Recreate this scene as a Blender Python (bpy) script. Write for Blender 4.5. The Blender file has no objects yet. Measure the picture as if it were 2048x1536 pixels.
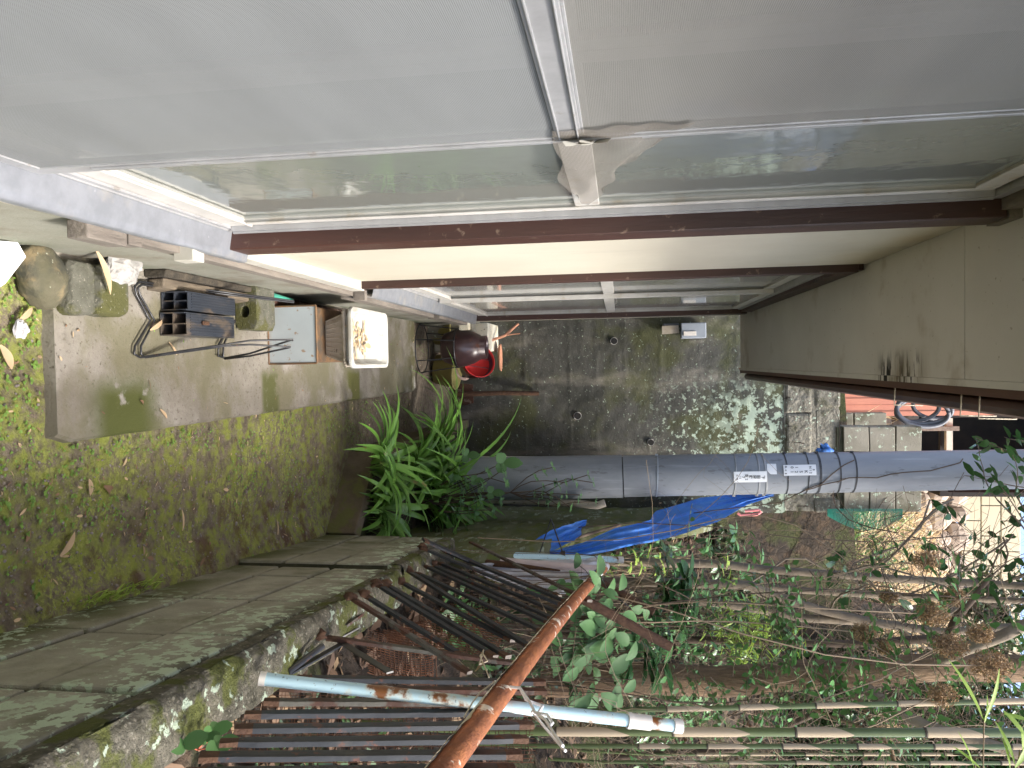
import bpy, math, random
from mathutils import Vector, Matrix, noise
R = math.radians
rnd = random.Random(7)
sc = bpy.context.scene
COL = sc.collection
V = Vector
# ---------------------------------------------------------------- camera (held on its side: world up is image right)
FPX = 1479.0
def cam_basis(vx=1238, vy=723, r=0.0135):
    du = vx-1024; dl = 768-vy
    u = du*math.cos(r)+dl*math.sin(r); l = -du*math.sin(r)+dl*math.cos(r)
    yaw = math.atan(l/FPX); p = math.atan(u/math.hypot(FPX, l))
    F = V((math.sin(yaw)*math.cos(p), math.cos(yaw)*math.cos(p), -math.sin(p)))
    L = V((-math.cos(yaw), math.sin(yaw), 0)); U = F.cross(L)
    if U.z < 0: U = -U
    return F, math.cos(r)*U-math.sin(r)*L, math.sin(r)*U+math.cos(r)*L
CF, CR, CU = cam_basis()
CP = V((0, 0, 1.45))
cd = bpy.data.cameras.new('camera'); cam = bpy.data.objects.new('camera', cd); COL.objects.link(cam)
m3 = Matrix((CR, CU, -CF)).transposed()
cam.matrix_world = Matrix.Translation(CP) @ m3.to_4x4()
cd.sensor_width = 36; cd.lens = 36*FPX/2048; cd.clip_start = 0.02; cd.clip_end = 500
sc.camera = cam
def AT(px, py, X=None, Y=None, Z=None, W=None):
    """world point seen at a measured spot of the photo, on the plane X=, Y=, Z= or at offset W from the block wall's face"""
    d = CF*FPX+CR*(px-1024)-CU*(py-768)
    if X is not None: t = (X-CP.x)/d.x
    elif Y is not None: t = (Y-CP.y)/d.y
    elif Z is not None: t = (Z-CP.z)/d.z
    else: t = (.42+W)/(d.x-.123*d.y)
    return CP+d*t
# ---------------------------------------------------------------- light
SUN_EL, SUN_AZ = 57, 120      # azimuth clockwise from +Y
w = bpy.data.worlds.new('World'); sc.world = w; w.use_nodes = True
nt = w.node_tree; bg = nt.nodes['Background']
sky = nt.nodes.new('ShaderNodeTexSky'); sky.sky_type = 'NISHITA'; sky.sun_disc = False
sky.sun_elevation = R(SUN_EL); sky.sun_rotation = R(SUN_AZ); sky.dust_density = 4; sky.air_density = 1.0; sky.ozone_density = 1.0
nt.links.new(sky.outputs[0], bg.inputs[0]); bg.inputs[1].default_value = 0.15
sl = bpy.data.lights.new('sun', 'SUN'); so = bpy.data.objects.new('sun', sl); COL.objects.link(so)
sl.energy = 1.6; sl.angle = R(9); sl.color = (1, .975, .93)
sd = V((math.sin(R(SUN_AZ))*math.cos(R(SUN_EL)), math.cos(R(SUN_AZ))*math.cos(R(SUN_EL)), math.sin(R(SUN_EL))))
so.rotation_euler = sd.to_track_quat('Z', 'Y').to_euler(); so.location = (0, -3, 12)
sc.view_settings.view_transform = 'Standard'; sc.view_settings.look = 'None'
sc.view_settings.exposure = 1.88; sc.view_settings.gamma = 1
sc.cycles.max_bounces = 7; sc.cycles.transparent_max_bounces = 12
# ---------------------------------------------------------------- mesh builder
class MB:
    def __init__(s): s.v = []; s.f = []; s.m = []; s.sm = []
    def add(s, vs, fs, mi=0, smooth=False):
        o = len(s.v); s.v += [tuple(x) for x in vs]
        for f in fs: s.f.append(tuple(i+o for i in f)); s.m.append(mi); s.sm.append(smooth)
    def box(s, a, b, mi=0, jit=0):
        x0, y0, z0 = a; x1, y1, z1 = b
        vs = [(x, y, z) for z in (z0, z1) for y in (y0, y1) for x in (x0, x1)]
        if jit: vs = [(x+rnd.uniform(-jit, jit), y+rnd.uniform(-jit, jit), z+rnd.uniform(-jit, jit)) for x, y, z in vs]
        s.add(vs, [(0, 2, 3, 1), (4, 5, 7, 6), (0, 1, 5, 4), (2, 6, 7, 3), (0, 4, 6, 2), (1, 3, 7, 5)], mi)
    def bar(s, a, b, w, t, side, mi=0):
        """rectangular bar from a to b: w along side, t across"""
        a = V(a); b = V(b); d = (b-a).normalized(); sv = V(side); sv = (sv-d*sv.dot(d)).normalized(); tv = d.cross(sv)
        vs = []
        for p in (a, b):
            for i, j in ((-1, -1), (1, -1), (1, 1), (-1, 1)): vs.append(p+sv*w/2*i+tv*t/2*j)
        s.add(vs, [(3, 2, 1, 0), (4, 5, 6, 7), (0, 1, 5, 4), (1, 2, 6, 5), (2, 3, 7, 6), (3, 0, 4, 7)], mi)
    def chan(s, a, b, w, t, side, th=.0015, mi=0):
        """U channel"""
        a = V(a); b = V(b); d = (b-a).normalized(); sv = V(side); sv = (sv-d*sv.dot(d)).normalized(); tv = d.cross(sv)
        s.bar(a, b, w, th, sv, mi)
        for k in (-1, 1): s.bar(a+sv*k*(w/2-th/2)+tv*(t/2+th/2), b+sv*k*(w/2-th/2)+tv*(t/2+th/2), th, t, sv, mi)
    def tube(s, pts, r, n=8, mi=0, caps=True):
        pts = [V(p) for p in pts]; N = len(pts)
        if not hasattr(r, '__len__'): r = [r]*N
        up = None; rings = []
        for i, p in enumerate(pts):
            d = (pts[min(i+1, N-1)]-pts[max(i-1, 0)])
            d = d.normalized() if d.length > 1e-9 else V((0, 0, 1))
            if up is None: up = d.orthogonal().normalized()
            else:
                up = up-d*up.dot(d); up = up.normalized() if up.length > 1e-6 else d.orthogonal().normalized()
            q = d.cross(up)
            rings.append([p+(up*math.cos(2*math.pi*k/n)+q*math.sin(2*math.pi*k/n))*r[i] for k in range(n)])
        vs = [v for rg in rings for v in rg]; fs = []
        for i in range(N-1):
            for k in range(n): fs.append((i*n+k, i*n+(k+1) % n, (i+1)*n+(k+1) % n, (i+1)*n+k))
        s.add(vs, fs, mi, n > 4)
        if caps: s.add(rings[0], [tuple(range(n))[::-1]], mi); s.add(rings[-1], [tuple(range(n))], mi)
    def lathe(s, prof, n=28, c=(0, 0, 0), M=None, mi=0, closed=False):
        vs = []
        for r, z in prof:
            for k in range(n):
                p = V((r*math.cos(2*math.pi*k/n), r*math.sin(2*math.pi*k/n), z))
                if M is not None: p = M @ p
                vs.append(p+V(c))
        fs = []
        for i in range(len(prof)-1):
            for k in range(n): fs.append((i*n+k, i*n+(k+1) % n, (i+1)*n+(k+1) % n, (i+1)*n+k))
        s.add(vs, fs, mi, True)
    def blob(s, c, r, seed=0, amp=.15, sc_=(1, 1, 1), n=14, mi=0, rot=0, freq=1.6):
        vs = []; fs = []
        for i in range(n+1):
            th = math.pi*i/n
            for k in range(2*n):
                ph = math.pi*k/n
                d = V((math.sin(th)*math.cos(ph), math.sin(th)*math.sin(ph), math.cos(th)))
                rr = r*(1+amp*noise.noise(d*freq+V((seed, seed*.7, 3)))+amp*.4*noise.noise(d*5+V((seed, 1, 2))))
                p = V((d.x*sc_[0], d.y*sc_[1], d.z*sc_[2]))*rr
                p.rotate(Matrix.Rotation(rot, 3, 'Z')); vs.append(p+V(c))
        for i in range(n):
            for k in range(2*n): fs.append((i*2*n+k, (i+1)*2*n+k, (i+1)*2*n+(k+1) % (2*n), i*2*n+(k+1) % (2*n)))
        s.add(vs, fs, mi, True)
    def leaf(s, p, d, nrm, L, W, curl=.3, seg=3, mi=0, shape=0, fold=.15):
        """one blade: d direction, nrm upper side; shape 0 oval, 1 strap, 2 round"""
        p = V(p); d = V(d).normalized(); nr = V(nrm); nr = nr-d*nr.dot(d)
        nr = nr.normalized() if nr.length > 1e-5 else d.orthogonal().normalized()
        sv = d.cross(nr); vs = []; q = p.copy(); a = 0
        for i in range(seg+1):
            t = i/seg
            if shape == 0: wd = math.sin(math.pi*min(1, t*.93+.05))**.8
            elif shape == 1: wd = (1-t**3)*(.55+.45*min(1, t*3))
            else: wd = math.sin(math.pi*(t*.9+.08))**.5
            wd *= W/2; dd = d*math.cos(a)-nr*math.sin(a); nn = nr*math.cos(a)+d*math.sin(a)
            vs += [q-sv*wd+nn*fold*wd, q, q+sv*wd+nn*fold*wd]
            q = q+dd*(L/seg); a += curl/seg
        fs = []
        for i in range(seg):
            o = i*3; fs += [(o, o+1, o+4, o+3), (o+1, o+2, o+5, o+4)]
        s.add(vs, fs, mi, True)
    def build(s, name, mats, parent=None, bevel=0, auto=None):
        me = bpy.data.meshes.new(name); me.from_pydata(s.v, [], s.f)
        if not isinstance(mats, (list, tuple)): mats = [mats]
        for m in mats: me.materials.append(m)
        me.polygons.foreach_set('material_index', s.m); me.polygons.foreach_set('use_smooth', s.sm); me.update()
        o = bpy.data.objects.new(name, me); COL.objects.link(o)
        if parent is not None: o.parent = parent
        if bevel:
            b = o.modifiers.new('bevel', 'BEVEL'); b.width = bevel; b.segments = 2; b.limit_method = 'ANGLE'; b.angle_limit = R(50)
        return o
def tag(o, label, cat, group=None, kind=None):
    if label: o['label'] = label
    if cat: o['category'] = cat
    if group: o['group'] = group
    if kind: o['kind'] = kind
    return o
def empty(name, loc=(0, 0, 0)):
    o = bpy.data.objects.new(name, None); COL.objects.link(o); o.empty_display_size = .1
    return o            # parts are modelled in world coordinates; origin() later puts the Empty at the thing's base
def origin(root, loc):
    root.location = loc
    for c in root.children: c.location = c.location-V(loc)
def box_obj(name, a, b, m, parent=None, bevel=0, jit=0):
    x = MB(); x.box(a, b, 0, jit); return x.build(name, m, parent, bevel)
def tube_obj(name, pts, r, m, parent=None, n=8):
    x = MB(); x.tube(pts, r, n); return x.build(name, m, parent)
# ---------------------------------------------------------------- materials
def mat(name, c1, c2=None, scale=8, rough=.8, metal=0, bump=0, bscale=None, layers=(), stretch=None, spec=.5,
        trans=0, island=0, bdist=.01, detail=6, coat=0):
    m = bpy.data.materials.new(name); m.use_nodes = True; N = m.node_tree.nodes; K = m.node_tree.links
    B = N['Principled BSDF']; B.inputs['Roughness'].default_value = rough; B.inputs['Metallic'].default_value = metal
    B.inputs['Specular IOR Level'].default_value = spec
    if coat: B.inputs['Coat Weight'].default_value = coat
    geo = N.new('ShaderNodeNewGeometry')
    def coord(st):
        if not st: return geo.outputs['Position']
        mp = N.new('ShaderNodeMapping'); mp.inputs['Scale'].default_value = st; K.new(geo.outputs['Position'], mp.inputs[0]); return mp.outputs[0]
    def tex(kind, scl, st=None, det=detail, seed=0):
        if kind == 'voronoi':
            t = N.new('ShaderNodeTexVoronoi'); t.inputs['Scale'].default_value = scl; out = t.outputs['Distance']
        elif kind == 'cell':
            t = N.new('ShaderNodeTexVoronoi'); t.inputs['Scale'].default_value = scl; out = t.outputs['Color']
        else:
            t = N.new('ShaderNodeTexNoise'); t.inputs['Scale'].default_value = scl; t.inputs['Detail'].default_value = det
            t.inputs['Roughness'].default_value = .62; out = t.outputs['Fac']
        c = coord(st)
        if seed:
            ad = N.new('ShaderNodeVectorMath'); ad.inputs[1].default_value = (seed*3.1, seed*1.7, seed*2.3); K.new(c, ad.inputs[0]); c = ad.outputs[0]
        K.new(c, t.inputs['Vector']); return out
    def rng(sock, lo, hi, inv=False):
        r = N.new('ShaderNodeMapRange'); r.interpolation_type = 'SMOOTHSTEP'
        r.inputs['From Min'].default_value = lo; r.inputs['From Max'].default_value = hi
        if inv: r.inputs['To Min'].default_value = 1; r.inputs['To Max'].default_value = 0
        K.new(sock, r.inputs['Value']); return r.outputs[0]
    def mul(a, b, op='MULTIPLY'):
        q = N.new('ShaderNodeMath'); q.operation = op; K.new(a, q.inputs[0])
        if isinstance(b, (int, float)): q.inputs[1].default_value = b
        else: K.new(b, q.inputs[1])
        return q.outputs[0]
    def mix(a, b, fac):
        q = N.new('ShaderNodeMix'); q.data_type = 'RGBA'
        for s_, i in ((a, 6), (b, 7)):
            if hasattr(s_, 'is_linked') or isinstance(s_, bpy.types.NodeSocket): K.new(s_, q.inputs[i])
            else: q.inputs[i].default_value = (*s_, 1)
        if isinstance(fac, (int, float)): q.inputs[0].default_value = fac
        else: K.new(fac, q.inputs[0])
        return q.outputs[2]
    cur = c1
    if c2 is not None: cur = mix(c1, c2, rng(tex('noise', scale, stretch), .3, .7))
    if island:
        cur = mix(cur, tuple(min(1, x*(1+island)) for x in (c2 or c1)), mul(geo.outputs['Random Per Island'], .9))
    sep = None
    for ly in layers:
        f = rng(tex(ly.get('k', 'noise'), ly['s'], ly.get('st'), ly.get('d', 6), ly.get('seed', 1)), ly['lo'], ly['hi'], ly.get('inv', False))
        if 'gate' in ly:
            g = ly['gate']; f = mul(f, rng(tex('noise', g[0], None, 3, ly.get('seed', 1)+5), g[1], g[2]))
        for ax, a0, a1 in ly.get('mask', ()):       # ramps up from a0 to a1 along an axis (a1<a0 ramps down)
            if sep is None: sep = N.new('ShaderNodeSeparateXYZ'); K.new(geo.outputs['Position'], sep.inputs[0])
            f = mul(f, rng(sep.outputs['XYZ'.index(ax)], min(a0, a1), max(a0, a1), a1 < a0))
        f = mul(f, ly.get('a', 1))
        cur = mix(cur, ly['c'], f)
    if isinstance(cur, tuple): B.inputs['Base Color'].default_value = (*cur, 1)
    else: K.new(cur, B.inputs['Base Color'])
    if bump:
        b = N.new('ShaderNodeBump'); b.inputs['Strength'].default_value = bump; b.inputs['Distance'].default_value = bdist
        K.new(tex('noise', bscale or scale*4, stretch), b.inputs['Height']); K.new(b.outputs[0], B.inputs['Normal'])
    if trans:
        T = N.new('ShaderNodeBsdfTranslucent'); X = N.new('ShaderNodeMixShader'); X.inputs[0].default_value = trans
        if isinstance(cur, tuple): T.inputs[0].default_value = (*cur, 1)
        else: K.new(cur, T.inputs[0])
        K.new(B.outputs[0], X.inputs[1]); K.new(T.outputs[0], X.inputs[2]); K.new(X.outputs[0], N['Material Output'].inputs[0])
    return m
LICH = (.42, .50, .38); MOSS = (.10, .12, .018); DARK = (.022, .022, .016)
mt = {}
mt['soil'] = mat('moss_soil', (.22, .18, .13), (.11, .085, .06), 30, .95, bump=.9, bscale=90, bdist=.012, layers=[
    dict(k='voronoi', s=70, lo=.16, hi=.22, inv=True, c=(.32, .28, .23), seed=3, gate=(5, .42, .6)),
    dict(s=22, lo=.38, hi=.64, c=(.24, .27, .05), gate=(2.6, .32, .46), mask=[('Y', 4.3, 3.2)], seed=2),
    dict(s=75, lo=.46, hi=.64, c=(.32, .35, .08), gate=(3.2, .46, .56), mask=[('Y', 4.0, 3.0)], seed=4),
    dict(s=9, lo=.5, hi=.62, c=(.085, .035, .018), seed=6, a=.7, mask=[('X', .35, .62)])])
mt['slab'] = mat('slab_concrete', (.29, .265, .225), (.20, .18, .145), 5, .85, bump=.35, bscale=120, layers=[
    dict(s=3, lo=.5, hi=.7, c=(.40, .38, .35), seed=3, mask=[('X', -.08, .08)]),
    dict(s=70, lo=.56, hi=.66, c=(.10, .085, .06), seed=5, a=.8), dict(s=2.2, lo=.52, hi=.62, c=(.17, .15, .115), seed=15, a=.8),
    dict(s=4, lo=.42, hi=.6, c=(.13, .12, .06), seed=8, a=.7),
    dict(s=16, lo=.30, hi=.42, c=(.075, .085, .018), seed=2, mask=[('Y', 1.77, 1.9), ('Y', 2.18, 2.03), ('X', -.01, .08)]),
    dict(s=10, lo=.36, hi=.5, c=(.085, .09, .028), seed=3, mask=[('Y', 2.78, 2.82), ('Y', 2.97, 2.92), ('X', .0, .05)]),
    dict(s=10, lo=.33, hi=.46, c=(.11, .11, .03), seed=4, mask=[('Y', 3.72, 3.77), ('Y', 3.95, 3.91), ('X', .0, .05)]),
    dict(s=10, lo=.4, hi=.5, c=(.12, .11, .05), seed=5, mask=[('Y', 4.8, 5.0)])])
mt['block'] = mat('concrete_block', (.37, .355, .30), (.23, .22, .18), 9, .95, bump=.6, bscale=160, island=.25, layers=[
    dict(s=5, lo=.5, hi=.72, c=(.13, .135, .08), seed=2, a=.8),
    dict(s=3, lo=.35, hi=.55, c=(.09, .10, .03), seed=3, mask=[('Z', .24, .04)]),
    dict(s=4, lo=.35, hi=.6, c=(.07, .072, .045), seed=4, mask=[('Z', .50, .64)]),
    dict(s=4, lo=.4, hi=.6, c=(.10, .11, .045), seed=4, mask=[('Y', 2.4, 3.4)], a=.8),
    dict(s=22, lo=.52, hi=.56, c=LICH, seed=5, gate=(3.2, .38, .46), mask=[('Z', .38, .56)]),
    dict(s=30, lo=.53, hi=.57, c=LICH, seed=9, gate=(3.0, .44, .5), mask=[('Y', 2.2, 1.8)])])
mt['joint'] = mat('mossy_mortar', (.03, .032, .018), (.06, .06, .035), 20, 1, bump=.6, bscale=120)
mt['coping'] = mat('rough_coping', (0.158, 0.144, 0.108), (0.065, 0.061, 0.040), 40, 1, bump=1, bscale=80, bdist=.02, layers=[
    dict(k='voronoi', s=80, lo=.2, hi=.3, inv=True, c=(.24, .22, .17), seed=3, a=.8),
    dict(s=9, lo=.48, hi=.58, c=(.085, .095, .02), seed=2),
    dict(s=20, lo=.6, hi=.64, c=LICH, seed=7)])
mt['farwall'] = mat('stained_concrete', (0.089, 0.086, 0.074), (0.046, 0.046, 0.037), 2.2, .95, bump=.5, bscale=60, layers=[
    dict(s=3, st=(1.2, 1, .35), lo=.5, hi=.75, c=(.28, .25, .20), seed=2, a=.75),
    dict(s=26, lo=.64, hi=.72, c=(.2, .185, .15), seed=3, a=.6),
    dict(s=2.5, lo=.45, hi=.65, c=(.07, .075, .022), seed=4, a=.7),
    dict(s=50, lo=.64, hi=.68, c=LICH, seed=5, a=.8),
    dict(s=11, lo=.495, hi=.54, c=LICH, seed=6, mask=[('X', .1, .5), ('Z', 2.0, 2.6), ('Z', 3.0, 2.8)]),
    dict(s=22, lo=.56, hi=.60, c=LICH, seed=8, mask=[('X', .0, .5), ('Z', 1.5, 2.1), ('Z', 2.95, 2.85)])])
mt['sidewall'] = mat('mossy_side_wall', (.17, .165, .09), (.08, .10, .03), 4, 1, bump=.6, bscale=60, stretch=(1, .5, 2), layers=[
    dict(s=10, st=(1, .4, 2), lo=.54, hi=.6, c=(.30, .33, .24), seed=3, gate=(2, .48, .56)),
    dict(s=6, st=(1, .5, 2), lo=.5, hi=.62, c=(.11, .13, .02), seed=5, a=.8)])
mt['ublock'] = mat('pale_block', (.27, .25, .20), (.19, .175, .135), 7, .95, bump=.4, bscale=90, island=.3, layers=[
    dict(s=4, lo=.5, hi=.65, c=(.09, .085, .05), seed=3, a=.8), dict(s=30, lo=.6, hi=.65, c=LICH, seed=4)])
mt['bank'] = mat('bank_soil', (.03, .024, .018), (.065, .048, .034), 14, 1, bump=1, bscale=40, bdist=.03, layers=[
    dict(k='cell', s=22, lo=.55, hi=.8, c=(.10, .068, .042), seed=2, a=.7),
    dict(s=2.2, lo=.25, hi=.5, c=(.30, .23, .14), seed=12, mask=[('Y', 8.2, 10.5)]), dict(k='cell', s=7, lo=.4, hi=.7, c=(.40, .34, .26), seed=13, a=.7, mask=[('Y', 9, 11)]),
    dict(s=3, lo=.5, hi=.6, c=(.06, .075, .02), seed=4, a=.7)])
mt['dryhill'] = mat('dry_grass_hill', (.40, .32, .20), (.26, .20, .12), 3, 1, bump=.8, bscale=30, bdist=.05, layers=[
    dict(k='cell', s=6, lo=.4, hi=.7, c=(.50, .44, .34), seed=2, a=.7)])
mt['stone'] = mat('rubble_stone', (.42, .36, .30), (.30, .24, .19), 1.5, .95, bump=.4, bscale=20, island=.5)
mt['creamblock'] = mat('cream_block', (.62, .55, .40), (.52, .45, .32), 1.5, .9, island=.12, bump=.2, bscale=20)
mt['coral'] = mat('coral_siding', (.52, .20, .12), (.44, .16, .10), 3, .6, layers=[dict(s=20, lo=.62, hi=.7, c=(.3, .12, .08), a=.6)])
mt['black'] = mat('opening_shade', (.008, .008, .01), (.02, .018, .015), 4, .9)  # near-black colour stands in for the shade inside openings
mt['alu'] = mat('aluminium', (.42, .42, .42), (.33, .33, .33), 12, .42, .35, bump=.05, layers=[dict(s=25, lo=.6, hi=.7, c=(.25, .22, .18), a=.6)])
mt['alup'] = mat('alu_pale', (.55, .53, .49), (.45, .43, .39), 9, .5, .1, layers=[dict(s=14, lo=.55, hi=.7, c=(.35, .27, .17), a=.5)])
mt['galv'] = mat('galvanised', (0.275, 0.286, 0.308), (0.220, 0.231, 0.248), 24, .45, .35, bump=.12, bscale=16, layers=[
    dict(k='voronoi', s=30, lo=.0, hi=.12, inv=True, c=(.38, .39, .42), a=.9, seed=4), dict(s=7, lo=.55, hi=.7, c=(.38, .35, .30), a=.6)])
mt['brown'] = mat('brown_post', (.068, .027, .019), (.035, .017, .013), 6, .5, stretch=(1, 1, .15), bump=.2, bscale=40, layers=[
    dict(s=30, lo=.62, hi=.7, c=(.20, .14, .10), a=.7, seed=4)])
mt['beige'] = mat('beige_panel', (.53, .49, .39), (.49, .45, .355), 3, .85, bump=.3, bscale=220, bdist=.004, layers=[
    dict(s=5, st=(1, 1, .12), lo=.58, hi=.68, c=(.36, .33, .27), a=.6, seed=3), dict(s=3, lo=.5, hi=.7, c=(.45, .35, .2), a=.5, mask=[('Z', 1.7, 2.3)], seed=7)])
mt['soffit'] = mat('soffit_board', (.62, .60, .56), (.57, .55, .51), 2.5, .8, bump=.15, bscale=140, bdist=.003, layers=[
    dict(s=3.5, lo=.55, hi=.7, c=(.36, .31, .24), a=.6), dict(s=60, lo=.66, hi=.7, c=(.2, .16, .1), a=.6),
    dict(s=7, st=(.5, 3.2, 1), lo=.50, hi=.53, c=(.006, .005, .005), seed=11, mask=[('X', -.035, .045), ('Y', 2.30, 2.36), ('Y', 2.72, 2.62)]),
    dict(s=5, st=(.4, 1.5, 1), lo=.42, hi=.6, c=(.24, .20, .14), a=.8, seed=12, mask=[('X', -.06, .06), ('Y', 2.2, 2.4), ('Y', 2.75, 2.6)])])
mt['found'] = mat('foundation', (.27, .265, .22), (.20, .20, .155), 4, .9, bump=.2, bscale=80, layers=[
    dict(s=5, lo=.5, hi=.65, c=(.16, .13, .09), a=.6), dict(s=3, lo=.45, hi=.6, c=(.10, .12, .07), mask=[('Z', .14, .0)])])
mt['mortar'] = mat('mortar_band', (.55, .49, .38), (.45, .39, .29), 20, .95, bump=.7, bscale=120, layers=[dict(s=60, lo=.62, hi=.68, c=(.25, .15, .08))])
mt['oldwood'] = mat('weathered_wood', (0.218, 0.190, 0.157), (0.133, 0.114, 0.095), 10, .9, stretch=(3, .4, 3), bump=.5, bscale=40)
mt['plank'] = mat('wet_plank', (.20, .16, .11), (.09, .07, .05), 12, .8, stretch=(3, .4, 3), bump=.5)
mt['darkplank'] = mat('rotten_plank', (.035, .03, .022), (.08, .065, .045), 20, .95, bump=.8)
mt['tape'] = mat('pale_wood_tape', (.5, .48, .42), (.42, .40, .34), 10, .7)
mt['blackm'] = mat('black_painted_steel', (.012, .013, .015), (.03, .03, .033), 20, .35, spec=.6, layers=[dict(s=40, lo=.64, hi=.68, c=(.09, .04, .02))])
mt['blackp'] = mat('black_plastic', (.028, .034, .045), (.04, .045, .055), 8, .4, layers=[dict(s=12, st=(1, .4, 1), lo=.52, hi=.64, c=(.13, .10, .07), a=.75)])
mt['canmetal'] = mat('pale_blue_tin', (.44, .49, .50), (.40, .44, .45), 6, .45, layers=[
    dict(s=30, lo=.62, hi=.67, c=(.28, .16, .07), a=.8), dict(s=8, lo=.42, hi=.56, c=(.32, .17, .06), mask=[('Z', .055, .02)]), dict(s=8, lo=.42, hi=.5, c=(.30, .16, .06), mask=[('X', -.02, .012)])])
mt['canrust'] = mat('rusty_tin_top', (.26, .15, .07), (.13, .08, .05), 12, .6, .2, bump=.2, layers=[dict(s=6, lo=.5, hi=.6, c=(.10, .08, .06))])
mt['beigep'] = mat('beige_plastic', (.46, .41, .34), (.38, .33, .27), 8, .6, layers=[dict(s=24, lo=.62, hi=.66, c=(.08, .06, .04)), dict(s=5, lo=.5, hi=.65, c=(.28, .24, .18))])
mt['whitep'] = mat('white_plastic', (.55, .55, .51), (.46, .45, .40), 6, .5, layers=[dict(s=18, lo=.55, hi=.68, c=(.26, .22, .16), a=.7), dict(s=7, lo=.5, hi=.62, c=(.34, .30, .23), a=.6, seed=5)])
mt['foam'] = mat('white_foam', (.88, .88, .88), rough=.7)
mt['creamf'] = mat('cream_foam', (.80, .76, .62), (.7, .63, .45), 8, .8, layers=[dict(s=40, lo=.62, hi=.66, c=(.2, .2, .12))])
mt['glaze'] = mat('brown_glaze', (.042, .021, .024), (.062, .033, .034), 10, .28, spec=.7, layers=[dict(s=10, lo=.6, hi=.7, c=(.14, .05, .02), a=.6)])
mt['yellowp'] = mat('yellow_plastic', (.42, .37, .13), (.33, .29, .11), 8, .55)
mt['redp'] = mat('red_plastic', (.85, .05, .045), (.8, .045, .04), 8, .4, trans=.2)
mt['maroonp'] = mat('maroon_plastic', (.10, .02, .03), (.07, .016, .024), 8, .35)
mt['pinkp'] = mat('pale_pink_plastic', (.70, .50, .40), (.6, .42, .32), 8, .5)
mt['terra'] = mat('terracotta', (.50, .23, .13), (.42, .2, .12), 9, .8)
mt['rust'] = mat('rusty_iron', (.075, .03, .017), (.045, .022, .015), 14, .85, bump=.5, bscale=60, layers=[dict(s=18, lo=.55, hi=.62, c=(.22, .17, .13), a=.8)])
mt['rusth'] = mat('rust_handle', (.06, .028, .016), (.10, .05, .025), 30, .85, bump=.5)
mt['railrust'] = mat('orange_rust_pipe', (0.330, 0.116, 0.035), (0.187, 0.061, 0.022), 12, .85, bump=.7, bscale=90, layers=[
    dict(s=16, lo=.60, hi=.64, c=(.60, .52, .42)), dict(s=6, lo=.54, hi=.58, c=(.72, .70, .68), seed=6, mask=[('Y', 2.7, 3.1)])])
mt['vinylpeel'] = mat('peeled_vinyl', (.68, .62, .52), (.50, .42, .30), 12, .6)
mt['pink'] = mat('pinkish_vinyl', (.68, .58, .62), (.6, .5, .52), 8, .45)
mt['bluep'] = mat('pale_blue_vinyl', (.50, .70, .77), (.44, .63, .70), 6, .35, layers=[
    dict(s=8, lo=.52, hi=.60, c=(.62, .52, .36), seed=3, a=.6), dict(s=8, lo=.57, hi=.62, c=(.20, .075, .02), seed=3),
    dict(s=80, lo=.63, hi=.66, c=(.10, .12, .12), a=.8)])
mt['cap'] = mat('white_coupling', (.78, .74, .68), (.70, .65, .58), 10, .4)
mt['picket'] = mat('black_picket', (.012, .015, .019), (.024, .027, .032), 12, .55, spec=.5, layers=[
    dict(s=30, lo=.60, hi=.66, c=(.09, .03, .016), seed=5), dict(s=8, lo=.6, hi=.7, c=(.09, .085, .07), seed=8, a=.4)])
mt['picketr'] = mat('rusty_picket', (.085, .032, .018), (.05, .04, .035), 9, .8, bump=.5, layers=[dict(s=10, lo=.5, hi=.58, c=(.10, .095, .08), seed=3)])
mt['meshr'] = mat('rusty_mesh_wire', (.24, .10, .05), (.13, .07, .045), 9, .9)
mt['pole'] = mat('pole_concrete_grey', (.20, .215, .235), (.255, .27, .29), 5, .55, stretch=(1, 1, .35), bump=.15, bscale=70, layers=[
    dict(s=10, st=(2, 2, .2), lo=.56, hi=.7, c=(.33, .35, .37), a=.6, seed=3), dict(s=24, st=(1, 1, .3), lo=.62, hi=.68, c=(.12, .125, .13), a=.6)])
mt['band'] = mat('dark_strap', (.03, .03, .035), (.07, .07, .07), 20, .5, .3)
mt['plate'] = mat('white_plate', (.82, .82, .82), rough=.4)
mt['ink'] = mat('plate_ink', (.03, .03, .035), rough=.6)
mt['tarp'] = mat('blue_tarp', (.03, .16, .55), (.05, .20, .60), 6, .5, trans=.12, bump=.6, bscale=45, layers=[dict(s=7, lo=.5, hi=.65, c=(.12, .26, .50), a=.6), dict(s=40, lo=.6, hi=.66, c=(.10, .12, .12), a=.6)])
mt['whitebag'] = mat('crumpled_white_bag', (.66, .64, .66), (.5, .5, .52), 12, .5, bump=.6)
mt['gnet'] = mat('green_net', (.05, .28, .20), rough=.6)
mt['bark'] = mat('brown_bark', (.32, .21, .125), (.17, .11, .065), 22, .95, stretch=(2.5, 2.5, .3), bump=1, bscale=60, bdist=.02)
mt['greybark'] = mat('grey_bark', (0.216, 0.172, 0.120), (0.136, 0.108, 0.080), 14, .9, stretch=(1, 1, .8), bump=.5)
mt['twig'] = mat('dry_twig', (0.136, 0.102, 0.068), (0.221, 0.162, 0.102), 8, .9, island=.3)
mt['twigd'] = mat('dark_twig', (.07, .048, .032), (.12, .085, .06), 8, .9)
mt['bamboo'] = mat('green_bamboo', (.12, .155, .055), (.085, .115, .04), 6, .4)
mt['sheath'] = mat('pale_sheath', (0.464, 0.368, 0.248), (0.368, 0.288, 0.188), 9, .7, stretch=(1, 1, .2))
mt['node'] = mat('bamboo_node', (.06, .045, .03), rough=.7)
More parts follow.
